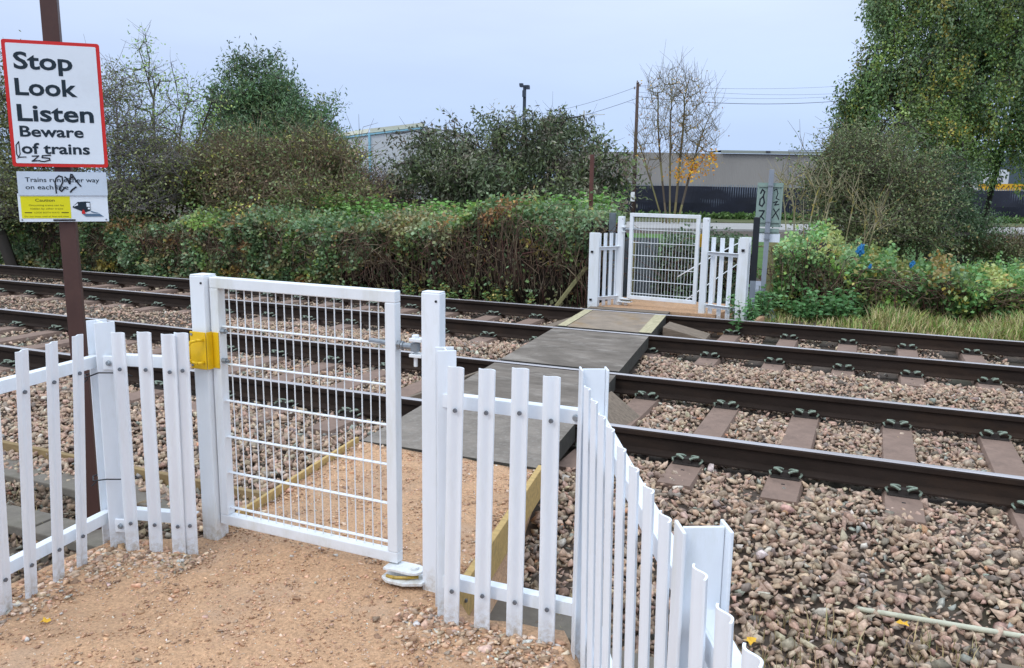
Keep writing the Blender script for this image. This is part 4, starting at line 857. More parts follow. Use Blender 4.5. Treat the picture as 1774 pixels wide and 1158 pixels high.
def pole_and_wires():
    a = far(1098, 345, 50); tp = far(1105, 143, 50); z0 = -.65
    t = thing('utility_pole', 'tall brown wooden utility pole carrying thin wires beyond the road', 'utility pole', (a[0], a[1], z0))
    MB().cyl((a[0], a[1], z0), tuple(tp), .135, .085, 10).build('shaft', [mat('creosote_pole', (.075, .048, .040), rough=.8, var=.2, vscale=3)], t, smooth=True)
    c = far(1096, 341, 49.8); MB().box((c[0], c[1], c[2]), (.24, .05, .55)).build('notice', [mat('notice_white', (.75, .76, .76), rough=.5)], t)
    b = MB(); 
    for k, (dx, dz) in enumerate(((.0, -.05), (.16, -.25), (-.16, -.4))): b.cyl((tp[0] + dx, tp[1] - .1, tp[2] + dz), (tp[0] + dx, tp[1] - .1, tp[2] + dz + .14), .045, n=8)
    b.build('insulator', [mat('porcelain', (.25, .22, .2), rough=.4)], t)
    WM = mat('wire_dark', (.05, .055, .065), rough=.6)
    defs = [('lower of the two wires sloping left from the utility pole', (1105, 170, 50), (700, 232, 62), .012, .9), ('upper of the two wires sloping left from the utility pole', (1105, 150, 50), (820, 205, 66), .010, .6),
            ('lowest and thickest wire right of the utility pole', (1107, 168, 50), (1560, 163, 60), .017, .55), ('topmost thin wire right of the utility pole', (1107, 148, 50), (1560, 140, 70), .008, .4),
            ('thin wire second from top right of the utility pole', (1107, 150, 50), (1560, 153, 66), .008, .5), ('thin wire second from bottom right of the utility pole', (1107, 160, 50), (1560, 156, 62), .008, .5)]
    for lb, p, q, r, sag in defs:
        P, Q = Vector(far(*p)), Vector(far(*q)); b = MB(); pts = [P.lerp(Q, i / 16) - Vector((0, 0, sag * 4 * (i / 16) * (1 - i / 16))) for i in range(17)]
        b.tube(pts, r, 5); tag(b.build('overhead_wire', [WM], origin=P), lb, 'wire', 'overhead wires')
    m = far(909, 150, 80); t = thing('floodlight_mast', 'dark floodlight mast rising behind the rounded shrub', 'mast', (m[0], m[1], -.9)); DM = mat('dark_mast', (.035, .05, .075), rough=.5)
    MB().cyl((m[0], m[1], -.9), (m[0], m[1], m[2]), .20, .17, 8).build('mast', [DM], t); b = MB(); b.box((m[0], m[1], m[2] + .02), (.9, .4, .16)); b.box((m[0] - .35, m[1], m[2] + .18), (.3, .35, .22)); b.box((m[0] + .33, m[1], m[2] - .15), (.3, .35, .25)); b.box((m[0] + .05, m[1] - .22, m[2] - .7), (.28, .3, .6)); b.build('lamp_head', [DM], t)
    m = far(1012, 192, 70); t = thing('aerial_mast', 'thin pale aerial mast with a crossbar on the skyline', 'aerial', (m[0], m[1], -.9)); PM = mat('pale_lattice', (.62, .64, .60), rough=.6)
    MB().cyl((m[0], m[1], -.9), (m[0], m[1], m[2]), .17, .09, 6).build('mast', [PM], t); b = MB(); b.box((m[0] + .7, m[1], m[2] - .35), (2.2, .06, .07)); b.beam((m[0] - .7, m[1], m[2] - 1.6), (m[0], m[1], m[2] - .3), .06, .06); b.build('crossbar', [PM], t)
pole_and_wires()

# ------------------------------------------------------------------ vegetation
def tubes_np(segs, k=4):
    """segs: list of (p0, p1, r0, r1) -> V, F"""
    S = np.array([np.concatenate([a, b, [c, d]]) for a, b, c, d in segs]); n = len(S); p, q, r0, r1 = S[:, :3], S[:, 3:6], S[:, 6], S[:, 7]
    d = q - p; d /= np.linalg.norm(d, axis=1, keepdims=True) + 1e-9
    h = np.where(np.abs(d[:, 2:3]) < .9, np.array([[0, 0, 1.0]]), np.array([[1.0, 0, 0]])); a = np.cross(d, h); a /= np.linalg.norm(a, axis=1, keepdims=True) + 1e-9; b = np.cross(d, a)
    t = np.arange(k) * 2 * math.pi / k; ring = np.cos(t)[None, :, None] * a[:, None] + np.sin(t)[None, :, None] * b[:, None]
    V = np.concatenate([p[:, None] + ring * r0[:, None, None], q[:, None] + ring * r1[:, None, None]], 1).reshape(-1, 3)
    i = np.arange(k); f = np.stack([i, (i + 1) % k, k + (i + 1) % k, k + i], 1); F = (f[None] + (np.arange(n) * 2 * k)[:, None, None]).reshape(-1, 4); return V, F, 2 * k
def wood(name, segs, pal, parent, r, k=4, jit=.15):
    V, F, c = tubes_np(segs, k); C = np.repeat(pick(r, len(segs), pal, jit), c, 0); return npmesh(name, V, F, C, BARK, parent)
def leaves_np(P, dirs, L, W, r, fold=.35):
    """folded four-vertex leaves at P pointing along dirs"""
    n = len(P); d = dirs / (np.linalg.norm(dirs, axis=1, keepdims=True) + 1e-9); s = np.cross(d, rnd_unit(r, n)); s /= np.linalg.norm(s, axis=1, keepdims=True) + 1e-9; u = np.cross(d, s)
    L = L[:, None]; W = W[:, None]; m = P + d * L * .45 + u * W * -fold
    V = np.stack([P, m + s * W * .5 + u * W * fold, P + d * L, m - s * W * .5 + u * W * fold], 1).reshape(-1, 3)
    i = np.arange(n)[:, None] * 4; F = np.concatenate([i + np.array([[0, 1, 2]]), i + np.array([[0, 2, 3]])], 0); return V, F
LEAFGAIN = 2.15
def leafmesh(name, P, dirs, L, W, C, parent, r):
    C = np.asarray(C) * LEAFGAIN
    V, F = leaves_np(P, dirs, L, W, r); return npmesh(name, V, F, np.repeat(C, 4, 0), LEAFM, parent)
def in_ellipsoids(r, n, ells, shell=.35, lumps=0, ls=.28):
    if lumps:                               # gather the points into separate leafy masses with gaps between
        c = in_ells(r, lumps, ells, shell); return c[r.integers(0, lumps, n)] + r.normal(0, ls, (n, 3)) * np.array([1, 1, .7])
    return in_ells(r, n, ells, shell)
def in_ells(r, n, ells, shell=.35):
    """points spread through a union of ellipsoids (centre, radii, weight), biased outwards"""
    w = np.array([e[2] if len(e) > 2 else np.prod(e[1]) for e in ells], float); w /= w.sum(); k = r.choice(len(ells), n, p=w)
    c = np.array([e[0] for e in ells])[k]; R = np.array([e[1] for e in ells])[k]; return c + rnd_unit(r, n) * (r.uniform(size=(n, 1)) ** shell) * R
def skeleton(r, bases, targets, r_tip=.006, p_exp=.45, wob=.07, up=.08, bias=1.0):
    """branches that reach every target from the nearest wood already grown"""
    nodes, par = [], []
    for b in bases:                      # a base is a root point, or a ready-made stem (list of points)
        if np.ndim(b) == 1: nodes.append(np.array(b, float)); par.append(-1)
        else:
            pr = -1; bb = [np.array(q, float) for q in b]
            for i in range(len(bb) - 1):
                for f in (0, .34, .67): nodes.append(bb[i] + (bb[i + 1] - bb[i]) * f + (r.normal(0, .03, 3) if i + f > 0 else 0)); par.append(pr); pr = len(nodes) - 1
            nodes.append(bb[-1]); par.append(pr)
    arr = np.array(nodes); order = np.argsort([np.sqrt(((arr - t) ** 2).sum(1)).min() for t in targets]); tips = {}
    cap = np.zeros((len(nodes) + len(targets) * 4 + 8, 3)); cap[:len(nodes)] = arr; n = len(nodes)
    for ti in order:
        t = targets[ti]; d = cap[:n] - t; dist = np.sqrt((d ** 2).sum(1)) + bias * np.maximum(0, cap[:n, 2] - t[2]) * .8; j = int(np.argmin(dist)); a = cap[j].copy(); L = np.linalg.norm(t - a); k = 3 if L > .35 else 2; prev = j
        for s in range(1, k + 1):
            f = s / k; p = a + (t - a) * f + np.array([0, 0, up * L * f * (1 - f) * 2]) + (r.normal(0, wob * L * .5, 3) if s < k else 0)
            cap[n] = p; par.append(prev); prev = n; n += 1
        tips[ti] = prev
    cnt = np.zeros(n)
    for v in tips.values(): cnt[v] += 1
    for i in range(n - 1, -1, -1):
        if par[i] >= 0: cnt[par[i]] += cnt[i]
    big = [-1] * n; tipset = set(tips.values())
    for i in range(n):
        j = par[i]
        if j >= 0 and (big[j] < 0 or cnt[i] > cnt[big[j]]): big[j] = i
    mid = np.array([i for i in range(n) if par[i] >= 0 and big[i] >= 0 and i not in tipset]); pa = np.array([par[i] for i in mid]); ch = np.array([big[i] for i in mid])
    for _ in range(8): cap[mid] = .4 * cap[mid] + .3 * (cap[pa] + cap[ch])
    rad = r_tip * np.maximum(cnt, 1) ** p_exp
    segs = [(cap[par[i]], cap[i], min(rad[par[i]], rad[i] * 1.5), rad[i]) for i in range(n) if par[i] >= 0]; return segs, cap[:n], tips
def tree(name, lb, cat, bases, ells, nclump, leaves, L, W, pal, wpal, seed, spread=.25, droop=0.0, twigs=3, twl=.3, r_tip=.006, p_exp=.45, shell=.4, group=None, k=4, up=.08, names=('trunk', 'crown'), jit=.22, targets=None, clump_mix=.6, leafdown=.5, twr=.003, shoots=0, shl=.7, lumps=0, ls=.28, rise=0.0):
    r = np.random.default_rng(seed); t = thing(name, lb, cat, tuple(bases[0] if np.ndim(bases[0]) == 1 else bases[0][0]), group=group)
    T = in_ellipsoids(r, nclump, ells, shell, lumps, ls) if targets is None else targets
    segs, nodes, tips = skeleton(r, bases, T, r_tip, p_exp, up=up)
    for p in T:
        for _ in range(twigs):
            d = rnd_unit(r, 1)[0] * np.array([1, 1, .8]) + np.array([0, 0, .35 - droop + rise]); l = twl * r.uniform(.5, 1.3); m = p + d * l * .5; q = m + (d + r.normal(0, .35, 3) - np.array([0, 0, droop * .6])) * l * .5
            segs += [(p, m, twr * 1.3, twr), (m, q, twr, twr * .6)]
    cen = T.mean(0); SP_, SD_ = [], []
    for p in T[r.integers(0, len(T), shoots)] if shoots else []:
        d = (p - cen) * np.array([1, 1, 1.2]); d = d / (np.linalg.norm(d) + 1e-6) + r.normal(0, .35, 3) + np.array([0, 0, .45 - droop]); d /= np.linalg.norm(d) + 1e-6; l = shl * r.uniform(.35, 1.3); a = p
        for q_ in range(4):
            bq = a + d * l / 4; segs.append((a, bq, twr * (1.5 - .25 * q_), twr * (1.25 - .25 * q_))); m = max(1, int(leaves / 7)); SP_.append(a + (bq - a) * r.uniform(size=(m, 1)) + r.normal(0, .02, (m, 3))); SD_.append(rnd_unit(r, m) + d * .8); a = bq; d = d + r.normal(0, .15, 3) + np.array([0, 0, -.10 - droop])
    wood(names[0], segs, wpal, t, r, k)
    n = int(nclump * leaves)
    if n:
        ci = r.integers(0, len(T), n); base = pick(r, len(T), pal, jit)
        P = T[ci] + r.normal(0, spread, (n, 3)) * np.array([1, 1, .85])
        if droop: P = P - np.stack([np.zeros(n), np.zeros(n), np.abs(r.normal(0, droop, n))], 1)
        C = base[ci] * clump_mix + pick(r, n, pal, .25) * (1 - clump_mix)
        d = rnd_unit(r, n) + np.array([0, 0, -leafdown])
        if shoots:
            SPn = np.concatenate(SP_); P = np.concatenate([P, SPn]); d = np.concatenate([d, np.concatenate(SD_)]); C = np.concatenate([C, pick(r, len(SPn), pal, .3)]); n = len(P)
        leafmesh(names[1], P, d, L * r.uniform(.6, 1.25, n), W * r.uniform(.6, 1.25, n), C, t, r)
    return t
GREY = [((.11, .10, .082), 3), ((.075, .066, .055), 2), ((.16, .15, .12), 1)]; BROWN = [((.17, .125, .08), 3), ((.12, .09, .06), 2), ((.24, .19, .125), 1.4)]
def F3(u, v, d): return tuple(far(u, v, d))
def E3(u, v, d, ru, rv, rd=None):
    """ellipsoid whose half sizes are given in picture units at distance d"""
    k = d / FPX; return (far(u, v, d), np.array([ru * k, (rd if rd else ru) * k * (1 if rd is None else 1), rv * k]), ru * ru * rv)
def stem(u0, *pts, d=18):
    return [gp(u0, d)] + [tuple(far(u, v, d)) for u, v in pts]
def gp(u, d):
    p = far(u, 330, d); return (p[0], p[1], float(gz(p[0], p[1])))

# --- middle rounded shrub with drooping grey leaves
tree('shrub', 'broad rounded shrub with drooping dull grey-green and purple leaves in mid picture', 'shrub', [stem(925, (905, 330), (860, 270), (800, 230)), stem(940, (945, 320), (960, 250), (985, 200)), stem(915, (880, 320), (790, 290), (730, 260)), stem(955, (985, 320), (1030, 280), (1060, 255))],
     [E3(880, 285, 18, 150, 82), E3(755, 255, 18, 62, 50), E3(955, 240, 18.4, 85, 55), E3(1030, 275, 18, 52, 66), E3(1000, 320, 17.8, 80, 50), E3(800, 300, 17.6, 105, 50), E3(990, 310, 17.5, 95, 45), E3(850, 225, 18.3, 60, 28), E3(1066, 268, 18, 28, 34), E3(715, 225, 18.2, 24, 32), E3(800, 345, 17.5, 120, 32), E3(980, 345, 17.4, 110, 30), E3(1050, 315, 17.8, 45, 36), E3(730, 305, 17.8, 48, 40)],
     900, 46, .115, .040, [((.060, .075, .040), 4), ((.095, .076, .060), 2.6), ((.045, .064, .028), 4), ((.17, .165, .125), 1.0), ((.095, .12, .045), 1.8)], [((.04, .035, .03), 3), ((.07, .06, .05), 1)], 31, spread=.125, droop=.12, twigs=2, twl=.35, r_tip=.007, p_exp=.42, leafdown=.8, jit=.45, shell=.55, clump_mix=.75, shoots=150, shl=.5, lumps=150, ls=.20)
# --- left: dark green tree
tree('tree', 'dark green dense tree standing above the brown shrubs at left', 'tree', [stem(440, (440, 250), (430, 160), (418, 105), d=22), stem(470, (490, 250), (540, 200), d=22.3)],
     [E3(440, 165, 22, 74, 68), E3(425, 125, 22, 36, 30), E3(510, 185, 22.2, 62, 42), E3(470, 215, 21.6, 80, 40), E3(560, 225, 22, 50, 40), E3(385, 190, 22, 30, 40), E3(600, 265, 21.5, 32, 45), E3(480, 270, 21.5, 120, 60)],
     940, 56, .12, .040, [((.042, .078, .036), 4), ((.06, .105, .045), 4), ((.085, .125, .055), 1.6), ((.075, .09, .035), 1.6), ((.16, .15, .03), .25)], GREY, 41, spread=.20, droop=.05, twigs=3, twl=.4, r_tip=.008, jit=.4, clump_mix=.7, shoots=130, shl=.7, lumps=150, ls=.20)
# --- left: brown olive shrub mass in front of it
tree('shrub', 'wide tangled olive-brown shrub below the dark green tree', 'shrub', [stem(430, (420, 330), (390, 275), d=17), stem(500, (510, 325), (530, 265), d=17.2), stem(360, (345, 330), (310, 280), d=16.9), stem(560, (575, 330), (600, 290), d=17)],
     [E3(470, 292, 17, 125, 48), E3(390, 300, 16.8, 110, 52), E3(560, 290, 17, 66, 48), E3(550, 262, 17.5, 56, 30), E3(320, 300, 17, 70, 50), E3(600, 310, 17, 40, 30), E3(440, 345, 16.6, 190, 34), E3(560, 350, 16.4, 110, 30)],
     900, 30, .070, .040, [((.095, .115, .042), 4), ((.125, .10, .055), 2.0), ((.07, .105, .036), 4.5), ((.24, .22, .05), 1.0), ((.14, .075, .05), .9)], BROWN, 43, spread=.19, twigs=6, twl=.55, r_tip=.005, twr=.0042, jit=.4, shoots=220, shl=.6, lumps=110, ls=.20)
# --- left: thin pale green saplings
r_ = np.random.default_rng(47)
tg = np.array([far(u, v, 17.5 + r_.uniform(-.5, .5)) for u, v in [(240, 80), (258, 88), (232, 110), (262, 122), (275, 140), (300, 130), (248, 150), (222, 165), (285, 165), (310, 160), (330, 180), (265, 185), (295, 195), (240, 200), (320, 205), (345, 190), (350, 165), (228, 225), (270, 225), (300, 235), (330, 235), (255, 250), (360, 215), (375, 180), (362, 240), (300, 265), (250, 280), (330, 270)] for _ in range(4)]) + r_.normal(0, .14, (112, 3))
tree('sapling', 'tall thin sapling with sparse pale yellow-green leaves beside the warning sign', 'tree', [stem(275, (272, 280), (262, 180), (245, 90), d=17.5), stem(300, (305, 280), (315, 200), (302, 135), d=17.3), stem(290, (330, 270), (362, 190), d=17.4)], None, 112, 15, .075, .034,
     [((.16, .25, .07), 4), ((.23, .31, .10), 3), ((.10, .15, .055), 2), ((.26, .25, .06), .7)], GREY, 47, spread=.15, twigs=4, twl=.4, r_tip=.007, targets=tg, up=-.1)
# --- left: purple-grey bare thicket by the sign
tree('bare_shrub', 'leafless purple-grey twiggy shrub right beside the warning sign', 'shrub', [stem(205, (205, 280), (200, 160), d=16), stem(235, (245, 290), (255, 220), d=16.2), stem(180, (178, 280), (172, 170), d=16)],
     [E3(205, 215, 16, 45, 115), E3(240, 270, 16, 60, 70), E3(180, 170, 16.2, 32, 65), E3(290, 295, 16, 70, 48), E3(230, 345, 15.8, 90, 36)], 340, 20, .06, .036, [((.11, .125, .045), 3), ((.17, .175, .06), 1.4), ((.08, .10, .038), 3)], [((.20, .18, .17), 3), ((.15, .135, .12), 2)], 53, spread=.22, twigs=5, twl=.5, r_tip=.005, twr=.004)
tree('shrub', 'dark green shrub behind the warning sign at the left edge', 'shrub', [gp(60, 16), gp(110, 16.3), gp(10, 16), gp(-80, 16)],
     [E3(60, 220, 16.4, 120, 110), E3(-60, 200, 16.4, 120, 130), E3(140, 290, 16, 70, 60), E3(10, 300, 16, 130, 55), E3(60, 345, 15.6, 160, 40)], 620, 40, .07, .035, [((.06, .08, .03), 3), ((.09, .10, .036), 3), ((.12, .115, .05), 1.5), ((.2, .19, .05), .5)], GREY, 59, spread=.2, twigs=3, twl=.4, r_tip=.007)
# --- low bare purple scrub in front of the shed
tree('bare_shrub', 'low leafless purplish scrub between the brown shrub and the rounded shrub', 'shrub', [gp(640, 20), gp(670, 20), gp(600, 20), gp(700, 20)],
     [E3(650, 330, 20, 60, 34), E3(600, 325, 20, 45, 34), E3(690, 335, 20, 45, 30), E3(640, 352, 19, 120, 24)], 380, 16, .05, .03, [((.12, .07, .045), 3), ((.10, .09, .04), 2), ((.14, .05, .04), 1)], [((.105, .085, .085), 3), ((.075, .05, .045), 2)], 61, spread=.18, twigs=8, twl=.38, r_tip=.005, twr=.004)
# --- far bare tree with a few yellow leaves
r_ = np.random.default_rng(67); D = 47
tg = np.concatenate([in_ellipsoids(r_, 330, [E3(1172, 205, D, 72, 88), E3(1165, 150, D, 46, 46), E3(1200, 245, D, 58, 48), E3(1135, 255, D, 46, 48)], .36)])
tree('bare_tree', 'almost leafless multi-stemmed tree with a last few yellow leaves beyond the road', 'tree', [stem(1163, (1162, 250), (1158, 180), (1168, 118), d=D), stem(1170, (1180, 260), (1188, 190), (1192, 140), d=D + .3), stem(1158, (1142, 260), (1136, 200), (1143, 165), d=D), stem(1176, (1200, 270), (1222, 220), (1232, 190), d=D), stem(1152, (1122, 290), (1108, 250), d=D + .2)], None, 330, 1.6, .13, .10,
     [((.22, .13, .06), 3), ((.15, .09, .05), 2), ((.35, .25, .05), 1)], [((.20, .175, .085), 3), ((.15, .125, .08), 2), ((.11, .085, .065), 1)], 67, spread=.35, twigs=3, twl=.8, rise=.6, r_tip=.010, p_exp=.42, twr=.007, targets=tg, up=-.12)
yt = bpy.data.objects.get('bare_tree'); r_ = np.random.default_rng(68); n = 300
P = in_ellipsoids(r_, n, [E3(1205, 290, D - .5, 42, 26, 30), E3(1232, 272, D - .5, 26, 22, 20), E3(1180, 303, D - .5, 34, 14, 25)], .8)
leafmesh('yellow_leaves', P, rnd_unit(r_, n), r_.uniform(.12, .22, n), r_.uniform(.10, .16, n), pick(r_, n, [((.36, .18, .015), 3), ((.29, .12, .012), 2), ((.34, .24, .03), 1)], .2), yt, r_)
# --- right: big tree with hanging sprays
r_ = np.random.default_rng(71); D = 21
hang = [E3(1655, 40, D, 148, 110), E3(1560, 130, D, 90, 85), E3(1492, 185, D, 52, 70), E3(1700, 170, D, 110, 100), E3(1620, 220, D + .4, 100, 60), E3(1462, 258, D, 32, 50), E3(1510, 280, D, 50, 46), E3(1448, 320, D, 22, 34), E3(1770, 80, D + .5, 130, 150), E3(1625, -60, D, 110, 80), E3(1800, 230, D, 90, 60), E3(1543, 40, D, 46, 70), E3(1700, -80, D, 160, 90), E3(1680, 235, D, 80, 34), E3(1760, 190, D - .5, 60, 60), E3(1660, 130, D - .6, 120, 90), E3(1590, 235, D - 2.2, 70, 42), E3(1535, 225, D - 1.5, 48, 40)]
top = np.concatenate([in_ellipsoids(r_, 1250, hang, .5, 270, .18), in_ellipsoids(r_, 190, [E3(1490, 180, D, 40, 60), E3(1465, 250, D, 34, 50), E3(1515, 285, D - .5, 46, 46), E3(1448, 310, D, 22, 34), E3(1510, 110, D, 30, 60)], .5, 60, .15)])
def strands(name, label, cat, base, T, seed, per=46, length=1.0, pal=None, L=.085, W=.048):
    """weeping crown: every branch end lets down a thin strand set with small leaves"""
    r = np.random.default_rng(seed); t = thing(name, label, cat, tuple(base[0] if np.ndim(base[0]) == 1 else base[0][0])); segs, nodes, tips = skeleton(r, base, T, .007, .40, up=.10)
    PP, CC, DD = [], [], []; basec = pick(r, len(T), pal, .28)
    for i, p in enumerate(T):
        l = length * r.uniform(.35, 1.25); dr = np.array([r.normal(0, .12), r.normal(0, .12), -1.0]); q = p + dr * l * .5 + r.normal(0, .03, 3); e = q + dr * l * .5
        segs += [(p, q, .004, .003), (q, e, .003, .0018)]
        for _ in range(2):
            a = p + rnd_unit(r, 1)[0] * .4 * np.array([1, 1, .5]); segs.append((p, a, .005, .003)); 
        f = r.uniform(-.12, 1, per); P = p + (e - p) * f[:, None] + r.normal(0, .075 + .05 * (f[:, None] < .4), (per, 3)); PP.append(P); CC.append(np.repeat(basec[i][None] , per, 0)); DD.append(rnd_unit(r, per) + np.array([0, 0, -1.0]))
    P, C, Dd = np.concatenate(PP), np.concatenate(CC), np.concatenate(DD); n = len(P); C = C * .65 + pick(r, n, pal, .3) * .35
    wood('trunk', segs, [((.045, .04, .035), 3), ((.075, .068, .055), 1)], t, r, 5); leafmesh('crown', P, Dd, L * r.uniform(.65, 1.3, n), W * r.uniform(.65, 1.3, n), C, t, r); return t
strands('weeping_tree', 'big weeping tree with dark green hanging foliage filling the upper right', 'tree', [stem(1690, (1688, 250), (1660, 100), (1640, -60), d=D), stem(1700, (1745, 200), (1800, 60), d=D + .5), stem(1680, (1650, 270), (1570, 190), (1520, 150), d=D)], top, 72, 92, 1.0,
        [((.050, .085, .034), 4), ((.075, .125, .042), 4), ((.10, .14, .07), 2), ((.14, .18, .04), 2.2), ((.26, .19, .03), .6), ((.13, .15, .09), .7)])
r_ = np.random.default_rng(75)
tree('tree', 'lighter green leafy bough with yellow tints in front of the big weeping tree', 'tree', [gp(1650, 19.5)], [E3(1620, 225, 19.5, 55, 42), E3(1660, 270, 19.5, 48, 34), E3(1600, 190, 19.6, 30, 24), E3(1640, 310, 19.5, 30, 26)], 150, 50, .075, .045,
     [((.075, .115, .03), 4), ((.10, .15, .04), 2.5), ((.05, .075, .025), 2), ((.26, .19, .03), .5)], GREY, 75, spread=.16, twigs=2, r_tip=.007, droop=.08)
# --- right: twiggy olive bush
tree('bush', 'twiggy olive-grey bush in front of the weeping tree', 'bush', [stem(1540, (1530, 330), (1500, 250), d=17.5), stem(1570, (1575, 330), (1580, 250), d=17.3), stem(1500, (1480, 340), (1440, 290), d=17.6), stem(1600, (1615, 340), (1640, 300), d=17.5)],
     [E3(1510, 310, 17.5, 78, 70), E3(1480, 270, 17.4, 55, 42), E3(1565, 340, 17.3, 62, 66), E3(1450, 330, 17.5, 50, 66), E3(1420, 270, 17.5, 30, 26), E3(1540, 395, 17, 110, 34)],
     820, 44, .064, .034, [((.085, .11, .045), 4), ((.12, .13, .065), 2.4), ((.060, .088, .032), 4), ((.16, .125, .05), 1)], [((.14, .125, .09), 3), ((.10, .09, .068), 2), ((.24, .22, .13), .9)], 79, spread=.20, twigs=4, twl=.55, r_tip=.0055, twr=.0042, jit=.38, shoots=240, shl=.8, lumps=80, ls=.24)
tree('bush', 'dense dark evergreen bush low under the weeping tree', 'bush', [gp(1625, 18), gp(1660, 18.2), gp(1700, 18.3)], [E3(1610, 370, 18, 60, 48), E3(1680, 385, 18.3, 50, 26), E3(1570, 395, 17.8, 55, 30), E3(1640, 315, 18.4, 52, 46)], 340, 50, .07, .035,
     [((.038, .065, .030), 4), ((.055, .09, .04), 2), ((.08, .11, .06), 1)], GREY, 83, spread=.17, twigs=2, r_tip=.006)
tree('bush', 'low scruffy scrub under the weeping tree by the right edge, before the road', 'bush', [gp(1700, 19), gp(1760, 19), gp(1830, 19)], [E3(1690, 425, 19, 60, 22), E3(1770, 432, 19, 70, 20), E3(1850, 425, 19, 60, 24)], 260, 30, .06, .04,
     [((.05, .07, .028), 4), ((.075, .09, .035), 3), ((.11, .10, .05), 1.5), ((.13, .08, .04), .6)], BROWN, 89, spread=.16, twigs=4, twl=.4, r_tip=.005, twr=.004, shoots=90, shl=.5, jit=.4)
DS = 14.3
dead = [stem(u0, (um, 380), (ut, vt), d=DS + dd) for u0, um, ut, vt, dd in ((1372, 1368, 1352, 338, 0), (1380, 1385, 1376, 322, .1), (1395, 1402, 1414, 316, -.1), (1402, 1396, 1392, 345, .2), (1425, 1432, 1442, 332, 0), (1435, 1420, 1418, 352, .1), (1462, 1470, 1482, 348, .1), (1500, 1512, 1532, 376, -.1), (1490, 1500, 1508, 366, .1))]
r_ = np.random.default_rng(87); tg = np.concatenate([np.array(q[-1])[None] * np.ones((3, 1)) + r_.normal(0, .10, (3, 3)) for q in dead] + [np.array(q[2])[None] + r_.normal(0, .16, (2, 3)) for q in dead])
tree('bare_shrub', 'pale dead leafless stems sticking up behind the far signpost', 'shrub', dead, None, len(tg), 1.5, .04, .03, [((.22, .17, .06), 1)], [((.34, .30, .19), 3), ((.24, .21, .12), 2), ((.34, .28, .09), .6)], 87, spread=.15, twigs=4, twl=.30, rise=.7, r_tip=.0055, twr=.004, targets=tg, up=-.1)

